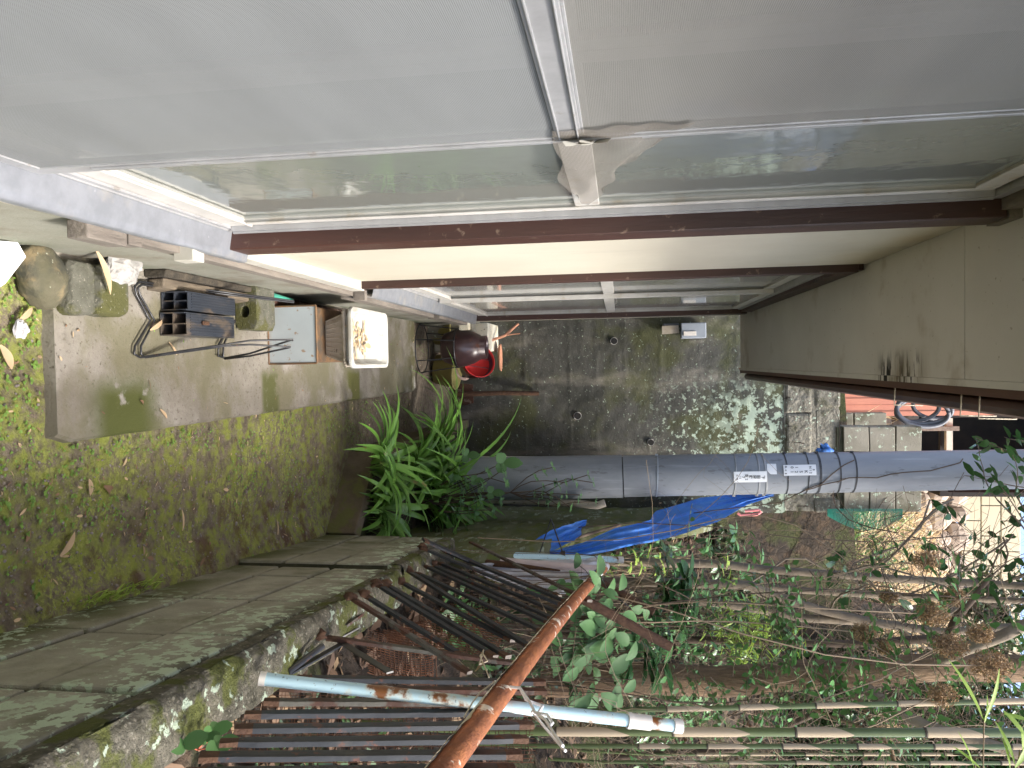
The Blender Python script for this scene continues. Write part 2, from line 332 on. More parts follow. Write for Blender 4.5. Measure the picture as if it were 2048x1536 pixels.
def leafm(n, a, b, isl=.5, tr=.3, rough=.35, **k): return mat(n, a, b, 12, rough, trans=tr, island=isl, **k)
mt['strap'] = mat('strap_leaf', (.06, .15, .025), (.13, .27, .045), 9, .32, trans=.2, island=.7, layers=[dict(s=30, lo=.62, hi=.7, c=(.26, .22, .07), a=.6), dict(s=6, lo=.62, hi=.66, c=(.22, .15, .06), a=.8)])
mt['shrub'] = leafm('glossy_leaf', (0.027, 0.073, 0.023), (0.043, 0.108, 0.035), .7, .15, .25)
mt['ivy'] = leafm('vine_leaf', (0.055, 0.125, 0.037), (0.074, 0.166, 0.055), .8, .12, .3)
mt['kudzu'] = leafm('broad_leaf', (0.052, 0.117, 0.035), (0.069, 0.152, 0.048), .6, .12, .6)
mt['darkleaf'] = leafm('dark_leaf', (0.032, 0.063, 0.023), (0.047, 0.089, 0.032), .8, .12, .3)
mt['fern'] = leafm('yellow_green_leaf', (0.182, 0.280, 0.042), (0.266, 0.364, 0.070), .6, .3, .5)
mt['grass'] = leafm('grass_blade', (.07, .16, .035), (.12, .22, .05), .8, .3, .5)
mt['bleaf'] = leafm('bamboo_leaf', (.20, .32, .04), (.28, .40, .07), .4, .5, .5)
mt['clover'] = leafm('clover_leaf', (0.119, 0.224, 0.035), (0.154, 0.266, 0.049), .6, .3, .55)
mt['dead'] = leafm('dead_leaf', (.30, .21, .12), (.45, .33, .20), .6, .15, .75)
mt['deadd'] = leafm('brown_dead_leaf', (.13, .075, .045), (.20, .12, .07), .7, .1, .8)
mt['drybloom'] = leafm('dry_flower_head', (0.109, 0.064, 0.032), (0.242, 0.160, 0.083), 1.0, .1, .9)
mt['straw'] = leafm('straw', (.55, .44, .27), (.62, .50, .32), .5, .2, .8)
mt['pebble'] = mat('pebble', (.26, .22, .18), (.16, .14, .13), 5, .9, island=.9)
mt['boulder'] = mat('mossy_boulder', (.13, .115, .075), (.085, .08, .045), 14, .9, bump=.5, bscale=90, layers=[
    dict(s=9, lo=.52, hi=.62, c=(.22, .17, .09)), dict(s=60, lo=.66, hi=.7, c=(.45, .47, .36)), dict(s=5, lo=.5, hi=.62, c=(.055, .055, .04), seed=6)])
mt['mossblock'] = mat('mossy_block', (.15, .145, .115), (.09, .09, .065), 20, .95, bump=.8, bscale=120, layers=[
    dict(s=7, lo=.48, hi=.58, c=(.085, .085, .025)), dict(s=120, lo=.62, hi=.66, c=(.3, .28, .22))])
mt['whitestone'] = mat('white_stone', (0.434, 0.427, 0.406), (0.294, 0.280, 0.259), 26, .85, bump=.6, bscale=50)
mt['cable'] = mat('grey_hose', (.07, .075, .085), (.10, .105, .12), 4, .5)
mt['gutter'] = mat('brown_gutter', (.055, .028, .02), (.09, .045, .03), 5, .45)
mt['fasciab'] = mat('fascia_board', (.12, .055, .035), (.08, .038, .025), 5, .6, stretch=(1, .2, 1))
mt['boxg'] = mat('box_grey', (.33, .37, .42), (.28, .31, .35), 8, .4)
mt['ribbon'] = mat('white_twine', (.80, .80, .80), rough=.5)
mt['redtwine'] = mat('faded_red_cord', (.42, .10, .05), rough=.7)
# window glass: greyish, mirror-like with a slight ripple
def glassm(name, col, rough, ripple):
    m = bpy.data.materials.new(name); m.use_nodes = True; N = m.node_tree.nodes; K = m.node_tree.links; B = N['Principled BSDF']
    B.inputs['Base Color'].default_value = (*col, 1); B.inputs['Roughness'].default_value = rough; B.inputs['IOR'].default_value = 1.6
    B.inputs['Coat Weight'].default_value = .45; B.inputs['Coat Roughness'].default_value = .03
    g = N.new('ShaderNodeNewGeometry'); t = N.new('ShaderNodeTexNoise'); t.inputs['Scale'].default_value = 14; t.inputs['Detail'].default_value = 2
    b = N.new('ShaderNodeBump'); b.inputs['Strength'].default_value = ripple; b.inputs['Distance'].default_value = .004
    K.new(g.outputs['Position'], t.inputs['Vector']); K.new(t.outputs['Fac'], b.inputs['Height']); K.new(b.outputs[0], B.inputs['Normal'])
    return m
mt['glass'] = glassm('frosted_window_glass', (.20, .215, .19), .07, .35)
mt['curtglass'] = glassm('curtained_window_glass', (.30, .30, .28), .12, .1)
def screenm(name, col, alpha):
    m = bpy.data.materials.new(name); m.use_nodes = True; N = m.node_tree.nodes; K = m.node_tree.links; B = N['Principled BSDF']
    B.inputs['Roughness'].default_value = .7
    g = N.new('ShaderNodeNewGeometry'); mp = N.new('ShaderNodeMapping'); mp.inputs['Scale'].default_value = (1, .5, 2.5)
    t = N.new('ShaderNodeTexNoise'); t.inputs['Scale'].default_value = 5; t.inputs['Detail'].default_value = 5
    K.new(g.outputs['Position'], mp.inputs[0]); K.new(mp.outputs[0], t.inputs['Vector'])
    cr = N.new('ShaderNodeMix'); cr.data_type = 'RGBA'; cr.inputs[6].default_value = (*[c*.82 for c in col], 1); cr.inputs[7].default_value = (*[c*1.12 for c in col], 1)
    K.new(t.outputs['Fac'], cr.inputs[0]); K.new(cr.outputs[2], B.inputs['Base Color'])
    # woven threads: the gaps let the glass behind show through
    mask = None
    for ax in (1, 2):
        sp = N.new('ShaderNodeSeparateXYZ'); K.new(g.outputs['Position'], sp.inputs[0])
        a = N.new('ShaderNodeMath'); a.operation = 'MULTIPLY'; a.inputs[1].default_value = 2*math.pi/.0021; K.new(sp.outputs[ax], a.inputs[0])
        s_ = N.new('ShaderNodeMath'); s_.operation = 'SINE'; K.new(a.outputs[0], s_.inputs[0])
        if mask is None: mask = s_.outputs[0]
        else:
            mx = N.new('ShaderNodeMath'); mx.operation = 'MAXIMUM'; K.new(mask, mx.inputs[0]); K.new(s_.outputs[0], mx.inputs[1]); mask = mx.outputs[0]
    r = N.new('ShaderNodeMapRange'); r.inputs['From Min'].default_value = -.5; r.inputs['From Max'].default_value = .6
    r.inputs['To Min'].default_value = alpha-.25; r.inputs['To Max'].default_value = alpha+.2; K.new(mask, r.inputs[0])
    T = N.new('ShaderNodeBsdfTransparent'); X = N.new('ShaderNodeMixShader'); K.new(r.outputs[0], X.inputs[0])
    K.new(T.outputs[0], X.inputs[1]); K.new(B.outputs[0], X.inputs[2]); K.new(X.outputs[0], N['Material Output'].inputs[0])
    return m
mt['screen'] = screenm('insect_mesh', (.205, .213, .21), .80)
mt['screenold'] = screenm('dusty_mesh', (.215, .21, .19), .78)
# ================================================================ setting
def wallx(y, w=0): return .42+.123*y+w
def smooth(a, b, t):
    if a > b: return 1-smooth(b, a, t)
    t = max(0, min(1, (t-a)/(b-a))); return t*t*(3-2*t)
def nz(x, y, z=0): return noise.noise(V((x, y, z)))
def side_top(y): return .74+smooth(3.4, 4.2, y)*.3+smooth(4.2, 6.35, y)*1.15
def sidex(y): return .93+.108*(y-3.4)
def hill(x, y):
    if y < 6.4: b = .56+.18*smooth(2.2, 3.4, y)+smooth(3.4, 4.2, y)*.25+smooth(4.2, 6.4, y)*1.15; edge = wallx(y, .12) if y < 3.4 else sidex(y)+.12
    else: b = 2.14+(min(y, 12.2)-6.4)*.56+max(0, y-12.2)*.12; edge = sidex(6.4)+.12
    s = max(0, x-edge)
    b += min(s, 6)*.24+max(0, min(s, 1.2)-.15)*.35
    if y > 6.4: b = b+(max(b, 3.2+(y-6.4)*.25)-b)*(1-smooth(1.0, 1.5, x))
    return b+.07*nz(x*1.7, y*1.7)+.03*nz(x*6, y*6)
# alley ground
def ag(x, y): return .010*nz(x*4, y*4)+.006*nz(x*17, y*17, 3)+.004*nz(x*50, y*50, 5)+(.035*smooth(.14, .0, wallx(y)-x) if y < 3.4 else 0)-.004
mb = MB(); nx, ny = 84, 320; vs = []
for j in range(ny+1):
    y = -2.0+j*(8.4/ny)
    for i in range(nx+1):
        x = -.42+i*(2.0/nx)
        vs.append((x, y, ag(x, y)))
mb.add(vs, [(j*(nx+1)+i, j*(nx+1)+i+1, (j+1)*(nx+1)+i+1, (j+1)*(nx+1)+i) for j in range(ny) for i in range(nx)], 0, True)
tag(mb.build('ground', mt['soil']), None, None, kind='structure')
mb = MB(); mb.add([(-80, -60, -.06), (80, -60, -.06), (80, 80, -.06), (-80, 80, -.06)], [(0, 1, 2, 3)])
tag(mb.build('lower_ground', mt['soil']), None, None, kind='structure')
# bank and hillside behind the walls
mb = MB(); vs = []; nx, ny = 150, 190
ys = [-3+j*(9.38/94) for j in range(94)]+[6.39, 6.61, 6.64]+[6.7+j*.1 for j in range(36)]+[10.2+(j**1.7)*.13 for j in range(1, 61)]
for y in ys:
    e = (wallx(y, .09) if y < 3.4 else sidex(y)+.1) if y < 6.42 else (.3 if y < 6.62 else -6)
    for i in range(nx+1):
        t = i/nx; x = e+(t**1.8)*26
        vs.append((x, y, hill(x, y)-(.25 if i == 0 and y < 6.3 else 0)))
mb.add(vs, [(j*(nx+1)+i, j*(nx+1)+i+1, (j+1)*(nx+1)+i+1, (j+1)*(nx+1)+i) for j in range(len(ys)-1) for i in range(nx)], 0, True)
tag(mb.build('hillside', mt['bank']), None, None, kind='structure')
# concrete path slab along the house
mb = MB(); P = []
n = 60
for i in range(n+1):
    y = 1.70+i*(5.06-1.70)/n
    P.append((.187+.006*nz(y*6, 1)+(.0 if 0 < i < n else -.02), y))
for i in range(len(P)):
    x, y = P[i]; yy = y
    mb.add([], [])
vs = []
for x, y in P: vs += [(-.34, y, .028), (x-.008, y, .028), (x, y, .018), (x+.004, y, -.02)]
fs = []
for i in range(n):
    for k in range(3): fs.append((i*4+k, i*4+k+1, (i+1)*4+k+1, (i+1)*4+k))
fs += [(0, 3, 2, 1), (n*4, n*4+1, n*4+2, n*4+3)]
vs += [(-.34, 1.698, -.02)]; fs.append((0, len(vs)-1, 3))
mb.add(vs, fs)
tag(mb.build('path', mt['slab']), None, None, kind='structure')

# ================================================================ house
H = empty('house'); tag(H, 'beige single storey house with brown posts and sliding glass doors along the narrow passage', 'house')
Z0, ZS = .47, 2.33
F_ = box_obj('foundation', (-.60, -3, -.05), (-.305, 5.55, .405), mt['found'], H)
mb = MB()   # crumbly mortar band under the sill
vs = []; n = 120
for i in range(n+1):
    y = -1+i*(2.33/n); zz = .405+.004*nz(y*30, 2)
    lo = .388+.010*nz(y*9, 4)+.005*nz(y*40, 1)+max(0, (y-1.2))*.16
    vs += [(-.297+.003*nz(y*30, 7), y, max(lo, .37)), (-.293, y, .438), (-.32, y, .438)]
mb.add(vs, [(i*3+k, i*3+k+1, (i+1)*3+k+1, (i+1)*3+k) for i in range(n) for k in range(2)], 0, True)
mb.build('mortar_band', mt['mortar'], H)
box_obj('wall_core', (-.62, -3, .407), (-.395, 5.53, 2.6), mt['beige'], H)
# sill flashing with turned-down lip
mb = MB()
for a, b in ((-1.5, 1.87),):
    n = 90; vs = []
    for i in range(n+1):
        y = a+i*(b-a)/n; wv = .0015*nz(y*5, 3)+(.006*math.exp(-((y-1.62)/.05)**2))
        vs += [(-.345, y, .478), (-.300, y, .470), (-.284, y, .466+wv), (-.281, y, .458+wv*2), (-.283, y, .440+wv*3)]
    mb.add(vs, [(i*5+k, i*5+k+1, (i+1)*5+k+1, (i+1)*5+k) for i in range(n) for k in range(4)], 0, True)
mb.build('sill_flashing', mt['galv'], H)
mb = MB(); vs = []
for i in range(61):
    y = 2.90+i*(5.10-2.90)/60
    vs += [(-.345, y, .472), (-.300, y, .466), (-.280, y, .460), (-.279, y, .452), (-.283, y, .425)]
mb.add(vs, [(i*5+k, i*5+k+1, (i+1)*5+k+1, (i+1)*5+k) for i in range(60) for k in range(4)], 0, True)
mb.build('sill_flashing', mt['galv'], H)
box_obj('wooden_sill', (-.40, 1.875, .405), (-.296, 2.83, .455), mt['tape'], H, .003)
# timbers under the sill
box_obj('timber', (-.3, 1.33, .372), (-.262, 1.45, .418), mt['oldwood'], H, .003)
box_obj('timber', (-.3, 1.455, .380), (-.268, 1.50, .419), mt['oldwood'], H, .003)
box_obj('timber', (-.303, 1.505, .365), (-.280, 2.86, .402), mt['oldwood'], H, .002)
box_obj('timber_block', (-.303, 1.665, .385), (-.262, 1.715, .436), mt['tape'], H, .002)
box_obj('timber', (-.303, 2.87, .34), (-.272, 4.2, .39), mt['oldwood'], H, .002)
box_obj('timber', (-.303, 4.21, .35), (-.268, 5.0, .42), mt['oldwood'], H, .002)
box_obj('timber_block', (-.303, 2.845, .405), (-.262, 2.875, .45), mt['oldwood'], H, .002)
box_obj('timber_block', (-.303, 5.0, .36), (-.235, 5.07, .43), mt['creamf'], H, .008)
# posts
for y0, y1 in ((1.775, 1.872), (2.795, 2.832), (5.11, 5.19)):
    mb = MB(); mb.box((-.345, y0, .458 if y0 < 2 else .45), (-.302, y1, ZS-.03)); p_ = mb.build('post', mt['brown'], H, .003)
    if y0 < 2:
        box_obj('post_cap', (-.344, y0-.003, ZS-.028), (-.299, y1+.003, ZS-.001), mt['oldwood'], p_)
# panels
box_obj('wall_panel', (-.37, 1.873, .457), (-.331, 2.794, ZS-.002), mt['beige'], H)
box_obj('wall_panel', (-.38, 5.191, .37), (-.318, 5.53, ZS-.002), mt['beige'], H)
box_obj('top_plate', (-.37, 2.833, 2.262), (-.314, 5.109, ZS-.002), mt['brown'], H)
box_obj('top_plate', (-.37, -1.5, 2.287), (-.318, 1.774, ZS-.002), mt['oldwood'], H)
# sliding doors
def frame(mb, x, y0, y1, z0, z1, w, t, bot=None, top=None, mid=None, mw=.045):
    bot = bot or w; top = top or w
    mb.box((x-t/2, y0, z0), (x+t/2, y0+w, z1)); mb.box((x-t/2, y1-w, z0), (x+t/2, y1, z1))
    mb.box((x-t/2+.001, y0+w, z0), (x+t/2-.001, y1-w, z0+bot)); mb.box((x-t/2+.001, y0+w, z1-top), (x+t/2-.001, y1-w, z1))
    if mid: mb.box((x-t/2+.001, y0+w, mid-mw/2), (x+t/2-.001, y1-w, mid+mw/2))
def door(y0, y1, x, gl, mid=1.383, z1=2.255, sw=.035):
    d = empty('sliding_door'); d.parent = H
    mb = MB(); frame(mb, x, y0, y1, .487, z1, sw, .022, .062, .05, mid, .055)
    mb.box((x+.010, y0+.002, .545), (x+.016, y1-.002, .553)); mb.box((x+.0105, y1-sw-.004, .553), (x+.015, y1-sw+.004, z1-.05))
    mb.build('door_frame', mt['alup'], d, .0015)
    box_obj('glass', (x-.004, y0+sw-.004, .545), (x+.002, y1-sw+.004, z1-.045), gl, d)
    return d
# door track
mb = MB()
for xx in (-.352, -.372): mb.box((xx-.003, -1.5, .479), (xx+.003, 1.774, .492))
mb.box((-.385, -1.5, .472), (-.3455, 1.774, .479)); mb.box((-.385, -1.5, 2.262), (-.343, 1.774, 2.286))
mb.box((-.362, 1.745, .493), (-.343, 1.774, 2.261)); mb.box((-.3425, 1.752, .493), (-.338, 1.758, 2.261))
mb.build('door_track', mt['alu'], H)
door(.86, 1.742, -.366, mt['glass'])
door(-.02, .86, -.3662, mt['glass'])
door(-.90, -.022, -.366, mt['glass'])
mb = MB(); mb.box((-.39, 2.835, .466), (-.3455, 5.108, .48)); mb.box((-.385, 2.835, 2.24), (-.33, 5.108, 2.261))
mb.box((-.375, 2.835, .48), (-.335, 2.86, 2.24)); mb.box((-.375, 5.08, .48), (-.335, 5.108, 2.24))
mb.build('door_track', mt['alu'], H)
door(2.862, 4.0, -.366, mt['curtglass'], 1.40, 2.238, .04)
door(3.94, 5.078, -.345, mt['curtglass'], 1.40, 2.238, .04)
# screen door near the camera
S = empty('screen_door'); S.parent = H; X_ = -.338
mb = MB()
mb.box((X_-.008, 1.103, .486), (X_+.006, 1.132, 2.262)); mb.box((X_+.006, 1.108, .6), (X_+.010, 1.112, 2.26))
mb.box((X_-.008, -1.2, .487), (X_+.006, 1.103, .512)); mb.box((X_-.008, -1.2, 2.24), (X_+.006, 1.103, 2.262))
mb.box((X_-.008, -1.2, .486), (X_+.006, -1.17, 2.262))
mb.build('screen_frame', mt['alu'], S, .001)
mb = MB()
mb.box((X_-.006, -1.17, 1.362), (X_+.008, 1.103, 1.400)); mb.box((X_+.008, -1.17, 1.3665), (X_+.011, 1.10, 1.3695)); mb.box((X_+.008, -1.17, 1.394), (X_+.012, 1.10, 1.3965))
mb.box((X_-.004, -1.17, 1.4), (X_+.005, 1.103, 1.404)); mb.build('screen_rail', mt['alu'], S, .001)
def mesh_sheet(z0, z1, y0, y1, m, sag=0, ragged=0, seed=0):
    mb = MB(); ny, nzn = 70, 46; vs = []
    for j in range(nzn+1):
        for i in range(ny+1):
            t = i/ny; u = j/nzn; y = y0+(y1-y0)*t; z = z0+(z1-z0)*u
            if t > .96: y += ragged*(.6*nz(z*9, seed)+.4*nz(z*40, seed))
            vs.append((X_+.0035+sag*math.sin(math.pi*u)*nz(y*3, z*2, seed)+.0015*nz(y*5, z*5, seed+4), y, z))
    mb.add(vs, [(j*(ny+1)+i, j*(ny+1)+i+1, (j+1)*(ny+1)+i+1, (j+1)*(ny+1)+i) for j in range(nzn) for i in range(ny)], 0, True)
    return mb.build('mesh_panel', m, S)
mesh_sheet(.511, 1.366, -1.17, 1.112, mt['screen'], .003, .010, 2)
mesh_sheet(1.40, 2.242, -1.17, 1.104, mt['screenold'], .002, 0, 5)
# torn corner of the mesh hanging over the glass, and a leaf stuck in it
mb = MB(); vs = []; n1, n2 = 16, 26
for j in range(n2+1):
    u = j/n2; z = 1.360+u*.20
    yl = 1.06+.02*nz(u*5, 2); yr = 1.13+(.50*max(0, 1-abs(u-.22)*1.25)**1.6+.035*nz(u*9, 5))
    for i in range(n1+1):
        t = i/n1; vs.append((X_+.009+.005*nz(t*4, u*5, 3)-.010*t, yl+(yr-yl)*t, z+.02*t*nz(t*3, u*8, 9)-.012*t))
mb.add(vs, [(j*(n1+1)+i, j*(n1+1)+i+1, (j+1)*(n1+1)+i+1, (j+1)*(n1+1)+i) for j in range(n2) for i in range(n1)], 0, True)
mb.build('torn_mesh', screenm('torn_dusty_mesh', (.24, .215, .18), .45), S)
mb = MB()
for k in range(1):
    y = rnd.uniform(1.2, 1.45); z = rnd.uniform(1.37, 1.46)
    pts = [V((X_+.006, y, z))]
    for q in range(4): pts.append(pts[-1]+V((rnd.uniform(-.006, .006), rnd.uniform(.0, .035), rnd.uniform(-.02, .015))))
    mb.tube(pts, .0003, 3, caps=False)
mb.build('frayed_thread', mt['tape'], S)
mb = MB()
for z in (1.376, 1.40):
    mb.leaf((X_+.018, 1.08, z), (.02, .3, .25), (1, .2, 0), .07, .035, 1.2, 4)
mb.build('paper_scrap', mt['tape'], S)
# eaves
box_obj('soffit_board', (-.60, -3, ZS), (.062, 2.048, ZS+.02), mt['soffit'], H)
box_obj('soffit_board', (-.60, 2.051, ZS), (.062, 5.60, ZS+.02), mt['soffit'], H)
box_obj('soffit_trim', (.0625, -3, ZS-.010), (.080, 5.60, ZS+.02), mt['soffit'], H)
box_obj('fascia', (.0805, -3, ZS-.004), (.101, 5.605, ZS+.13), mt['fasciab'], H)
mb = MB(); prof = []
pts = [(.104, .11), (.104, .055), (.112, .035), (.128, .028), (.144, .035), (.152, .055), (.152, .10), (.148, .10), (.148, .056), (.141, .04), (.128, .033), (.115, .04), (.108, .057), (.108, .11)]
vs = [(a, y, ZS+b) for y in (-3, 5.62) for a, b in pts]; n = len(pts)
mb.add(vs, [(k, (k+1) % n, n+(k+1) % n, n+k) for k in range(n)]+[tuple(range(n))[::-1], tuple(range(n, 2*n))])
G = mb.build('rain_gutter', mt['gutter'], H)
for y in (2.55, 2.08, 1.98):
    tube_obj('gutter_hook', [(.10, y, ZS+.03), (.10, y, ZS+.005), (.158, y, ZS+.002), (.160, y+.004, ZS+.09), (.10, y+.004, ZS+.1)], .0022, mt['mortar'], G, 6)
# roof
mb = MB(); mb.add([(.13, -3, 2.47), (.13, 5.65, 2.47), (-2.2, 5.65, 3.35), (-2.2, -3, 3.35), (.13, -3, 2.45), (.13, 5.65, 2.45), (-2.2, 5.65, 3.33), (-2.2, -3, 3.33)],
    [(0, 1, 2, 3), (4, 7, 6, 5), (0, 4, 5, 1), (2, 6, 7, 3), (1, 5, 6, 2), (0, 3, 7, 4)])
mb.build('roof', mt['gutter'], H)
box_obj('wall', (-3.2, -3, -.05), (-.625, 5.5, 2.6), mt['beige'], H)

# ================================================================ walls
def blockwall(name, Y0, Y1, off, mlist):
    root = empty(name)
    d = V((.1221, .9925, 0)); nrm = V((.9925, -.1221, 0))
    mb = MB(); r2 = random.Random(3)
    ycuts = [Y0]+[y for y in [1.17+.4*k-2.8 for k in range(16)] if Y0+.05 < y < Y1-.05]+[Y1]
    for zi, (z0, z1) in enumerate(((-.08, .196), (.208, .396), (.408, .606))):
        for a, b in zip(ycuts[:-1], ycuts[1:]):
            o = off+r2.uniform(-.003, .003); tw = r2.uniform(-.002, .002)
            A = V((wallx(a+.007), a+.007, 0))+nrm*(o+tw); B = V((wallx(b-.007), b-.007, 0))+nrm*(o-tw)
            A2 = A+nrm*.1; B2 = B+nrm*.1
            vs = [V((p.x, p.y, z)) for z in (z0, z1+r2.uniform(-.002, .002)) for p in (A, B, B2, A2)]
            mb.add(vs, [(0, 1, 2, 3), (7, 6, 5, 4), (0, 4, 5, 1), (1, 5, 6, 2), (2, 6, 7, 3), (3, 7, 4, 0)])
    mb.build('blocks', mt['block'], root, .006)
    mb = MB(); A = V((wallx(Y0+.005), Y0+.005, 0))+nrm*(off+.009); B = V((wallx(Y1-.006), Y1-.006, 0))+nrm*(off+.009)
    vs = [V((p.x, p.y, z)) for z in (-.09, .603) for p in (A, B, B+nrm*.085, A+nrm*.085)]
    mb.add(vs, [(0, 1, 2, 3), (7, 6, 5, 4), (0, 4, 5, 1), (1, 5, 6, 2), (2, 6, 7, 3), (3, 7, 4, 0)])
    mb.build('mortar', mt['joint'], root)
    mb = MB(); n = int((Y1-Y0)/.012); m = 22; vs = []
    for i in range(n+1):
        y = Y0+.004+(Y1-Y0-.008)*i/n
        for k in range(m+1):
            t = k/m
            w_ = (0 if t < .25 else (t-.25)/.5 if t < .75 else 1)
            z = .612+.055*min(1, t/.25) if t < .25 else .667 if t < .75 else .667-.07*(t-.75)/.25
            edge = 1-abs(2*w_-1)
            e = .010*nz(y*7, t*3, 1)+.007*nz(y*28, t*9, 2)+.005*nz(y*70, t*25, 3)
            z += e*(1 if t > .2 else .15)-(.012*smooth(.12, 0, w_) if t > .2 else 0)
            p = V((wallx(y), y, z))+nrm*(off+.002+w_*.125+(.006*nz(y*9, 5) if t > .22 else 0)); vs.append(p)
    mb.add(vs, [(i*(m+1)+k, (i+1)*(m+1)+k, (i+1)*(m+1)+k+1, i*(m+1)+k+1) for i in range(n) for k in range(m)], 0, True)
    mb.build('coping', mt['coping'], root)
    mb = MB(); A = V((wallx(Y0+.006), Y0+.006, 0))+nrm*(off+.006); B = V((wallx(Y1-.007), Y1-.007, 0))+nrm*(off+.006)
    vs = [V((p.x, p.y, z)) for z in (.607, .655) for p in (A, B, B+nrm*.115, A+nrm*.115)]
    mb.add(vs, [(0, 1, 2, 3), (7, 6, 5, 4), (0, 4, 5, 1), (1, 5, 6, 2), (2, 6, 7, 3), (3, 7, 4, 0)])
    mb.build('coping_core', mt['coping'], root)
    origin(root, (wallx(Y0), Y0, 0)); return root
tag(blockwall('block_wall', -1.4, 2.57, 0, None), 'low grey concrete block wall with lichen patches and rough mossy top beside the moss strip', 'block wall')
tag(blockwall('block_wall', 2.575, 3.42, -.016, None), 'short darker mossy block wall section at the far end of the lichened one, beside the strap leaved plants', 'block wall')
# mossy side wall further on
mb = MB(); vs = []; n, m = 60, 40
for i in range(n+1):
    y = 3.38+i*(6.35-3.38)/n; zt = side_top(y)+.03*nz(y*3, 1)
    for k in range(m+1): vs.append((sidex(y)+.012*nz(y*3, k*.3)+.01*nz(y*12, k*.9), y, -.05+(zt+.05)*k/m))
    vs.append((sidex(y)+.16, y, zt+.01*nz(y*9, 2)))
mb.add(vs, [(i*(m+2)+k, (i+1)*(m+2)+k, (i+1)*(m+2)+k+1, i*(m+2)+k+1) for i in range(n) for k in range(m+1)], 0, True)
tag(mb.build('side_wall', mt['sidewall']), 'green mossy side wall rising behind the pole and the leafy clump', 'retaining wall')
# far concrete wall
FW = empty('concrete_wall'); tag(FW, 'dark stained concrete wall with drain holes and pale lichen closing the end of the passage', 'concrete wall')
YF = 6.35
mb = MB(); vs = []; n, m = 150, 190
zl = [.33, .64, 1.03, 1.26, 1.5, 1.80, 2.12, 2.42, 2.73]
for j in range(m+1):
    z = -.05+j*(2.85)/m
    for i in range(n+1):
        x = -1.2+i*(2.48/n)
        o = .010*nz(x*2, z*2)+.005*nz(x*11, z*11)+.003*nz(x*35, z*35)
        for q in zl:
            zz = q+.012*nz(x*2.5, q*9); o += .004*math.exp(-((z-zz)/.010)**2)*(.6+nz(x*4, q))
        vs.append((x, YF-o, z))
mb.add(vs, [(j*(n+1)+i, j*(n+1)+i+1, (j+1)*(n+1)+i+1, (j+1)*(n+1)+i) for j in range(m) for i in range(n)], 0, True)
mb.box((-1.2, YF+.03, -.05), (1.278, YF+.28, 2.8))
mb.build('wall_face', mt['farwall'], FW)
for (x, y, r) in ((1228, 682, 6.5), (1155, 832, 7), (1302, 885, 6)):
    p = AT(x, y, Y=YF-.02); r_ = r*YF/1479; mb = MB(); M_ = Matrix.Rotation(R(90), 3, 'X')
    mb.lathe([(r_, 0), (r_*1.12, .004), (r_*1.12, -.03), (r_*.9, -.06), (r_*.86, .0), (r_, .0)], 20, (p.x, YF-.008, p.z), M_)
    h_ = mb.build('drain_pipe', mt['cap'], FW)
    mb = MB(); mb.lathe([(0, 0), (r_*.97, 0)], 20, (p.x, YF-.0135, p.z), M_); mb.build('drain_shade', mt['black'], h_)  # black disc painted in for the shade inside the pipe
mt['rubcourse'] = mat('rough_rubble_course', (.26, .24, .19), (.14, .13, .10), 5, .95, bump=1, bscale=14, bdist=.04, layers=[dict(s=4, lo=.5, hi=.62, c=(.10, .095, .06), seed=3), dict(s=30, lo=.6, hi=.64, c=LICH, seed=4), dict(s=18, st=(1, 1, .3), lo=.62, hi=.64, c=(.05, .04, .03), seed=9)])
# rough upper course of rubble and pale blocks on top
mb = MB(); r2 = random.Random(5)
x = -1.2
for (z0, z1, w0, w1) in ((2.80, 3.02, .25, .4), (3.02, 3.24, .3, .42)):
    x = -1.2
    while x < 1.26:
        w_ = min(r2.uniform(w0, w1), 1.27-x)
        if w_ > .04: mb.box((x+.004, YF-.015+r2.uniform(-.012, .012), z0+.003), (x+w_-.004, YF+.25, z1+r2.uniform(-.012, .0)), 0, .008)
        x += w_
mb.build('upper_course', mt['rubcourse'], FW, .02)
mb = MB(); mb.box((-1.2, YF-.006, 2.79), (1.26, YF+.24, 3.22)); mb.build('course_mortar', mt['rubcourse'], FW)
mb = MB()
for k in range(4):
    z0 = 3.045+k*.2
    xs = [.56, .77, .98, 1.26] if k % 2 else [.56, .86, 1.06, 1.26]
    if k == 0: continue
    for a, b in zip(xs[:-1], xs[1:]): mb.box((a+.004, YF-.03+r2.uniform(-.006, .006), z0+.004), (b-.004, YF+.12, z0+.196), 0, .004)
mb.build('pale_blocks', mt['ublock'], FW, .006)
box_obj('block_mortar', (.57, YF-.018, 3.2), (1.255, YF+.11, 3.835), mt['joint'], FW)
origin(FW, (0, YF, 0))
# electrical box and meter hanging on the far wall beside the house corner
E_ = empty('utility_box'); p = AT(1410, 643, Y=YF-.05)
za = AT(1385, 660, Y=6.3)
box_obj('box_body', (za.x-.055, 6.20, za.z-.10), (za.x+.07, 6.33, za.z+.10), mt['boxg'], E_, .006)
box_obj('window_strip', (za.x+.015, 6.194, za.z-.08), (za.x+.05, 6.1995, za.z+.02), mt['cap'], E_)
origin(E_, (za.x, 6.3, za.z-.1)); tag(E_, 'small grey utility box fixed high at the left edge of the stained concrete wall', 'utility box')
E_ = empty('junction_box'); zb = AT(1342, 655, Y=6.3)
box_obj('box_body', (zb.x-.03, 6.23, zb.z-.07), (zb.x+.045, 6.33, zb.z+.06), mt['cable'], E_, .006)
box_obj('box_cover', (zb.x-.01, 6.222, zb.z-.075), (zb.x+.055, 6.2295, zb.z+.055), mt['beigep'], E_, 0, .006)
tube_obj('conduit', [(zb.x+.01, 6.31, zb.z+.06), (zb.x+.01, 6.31, zb.z+.2)], .008, mt['boxg'], E_)
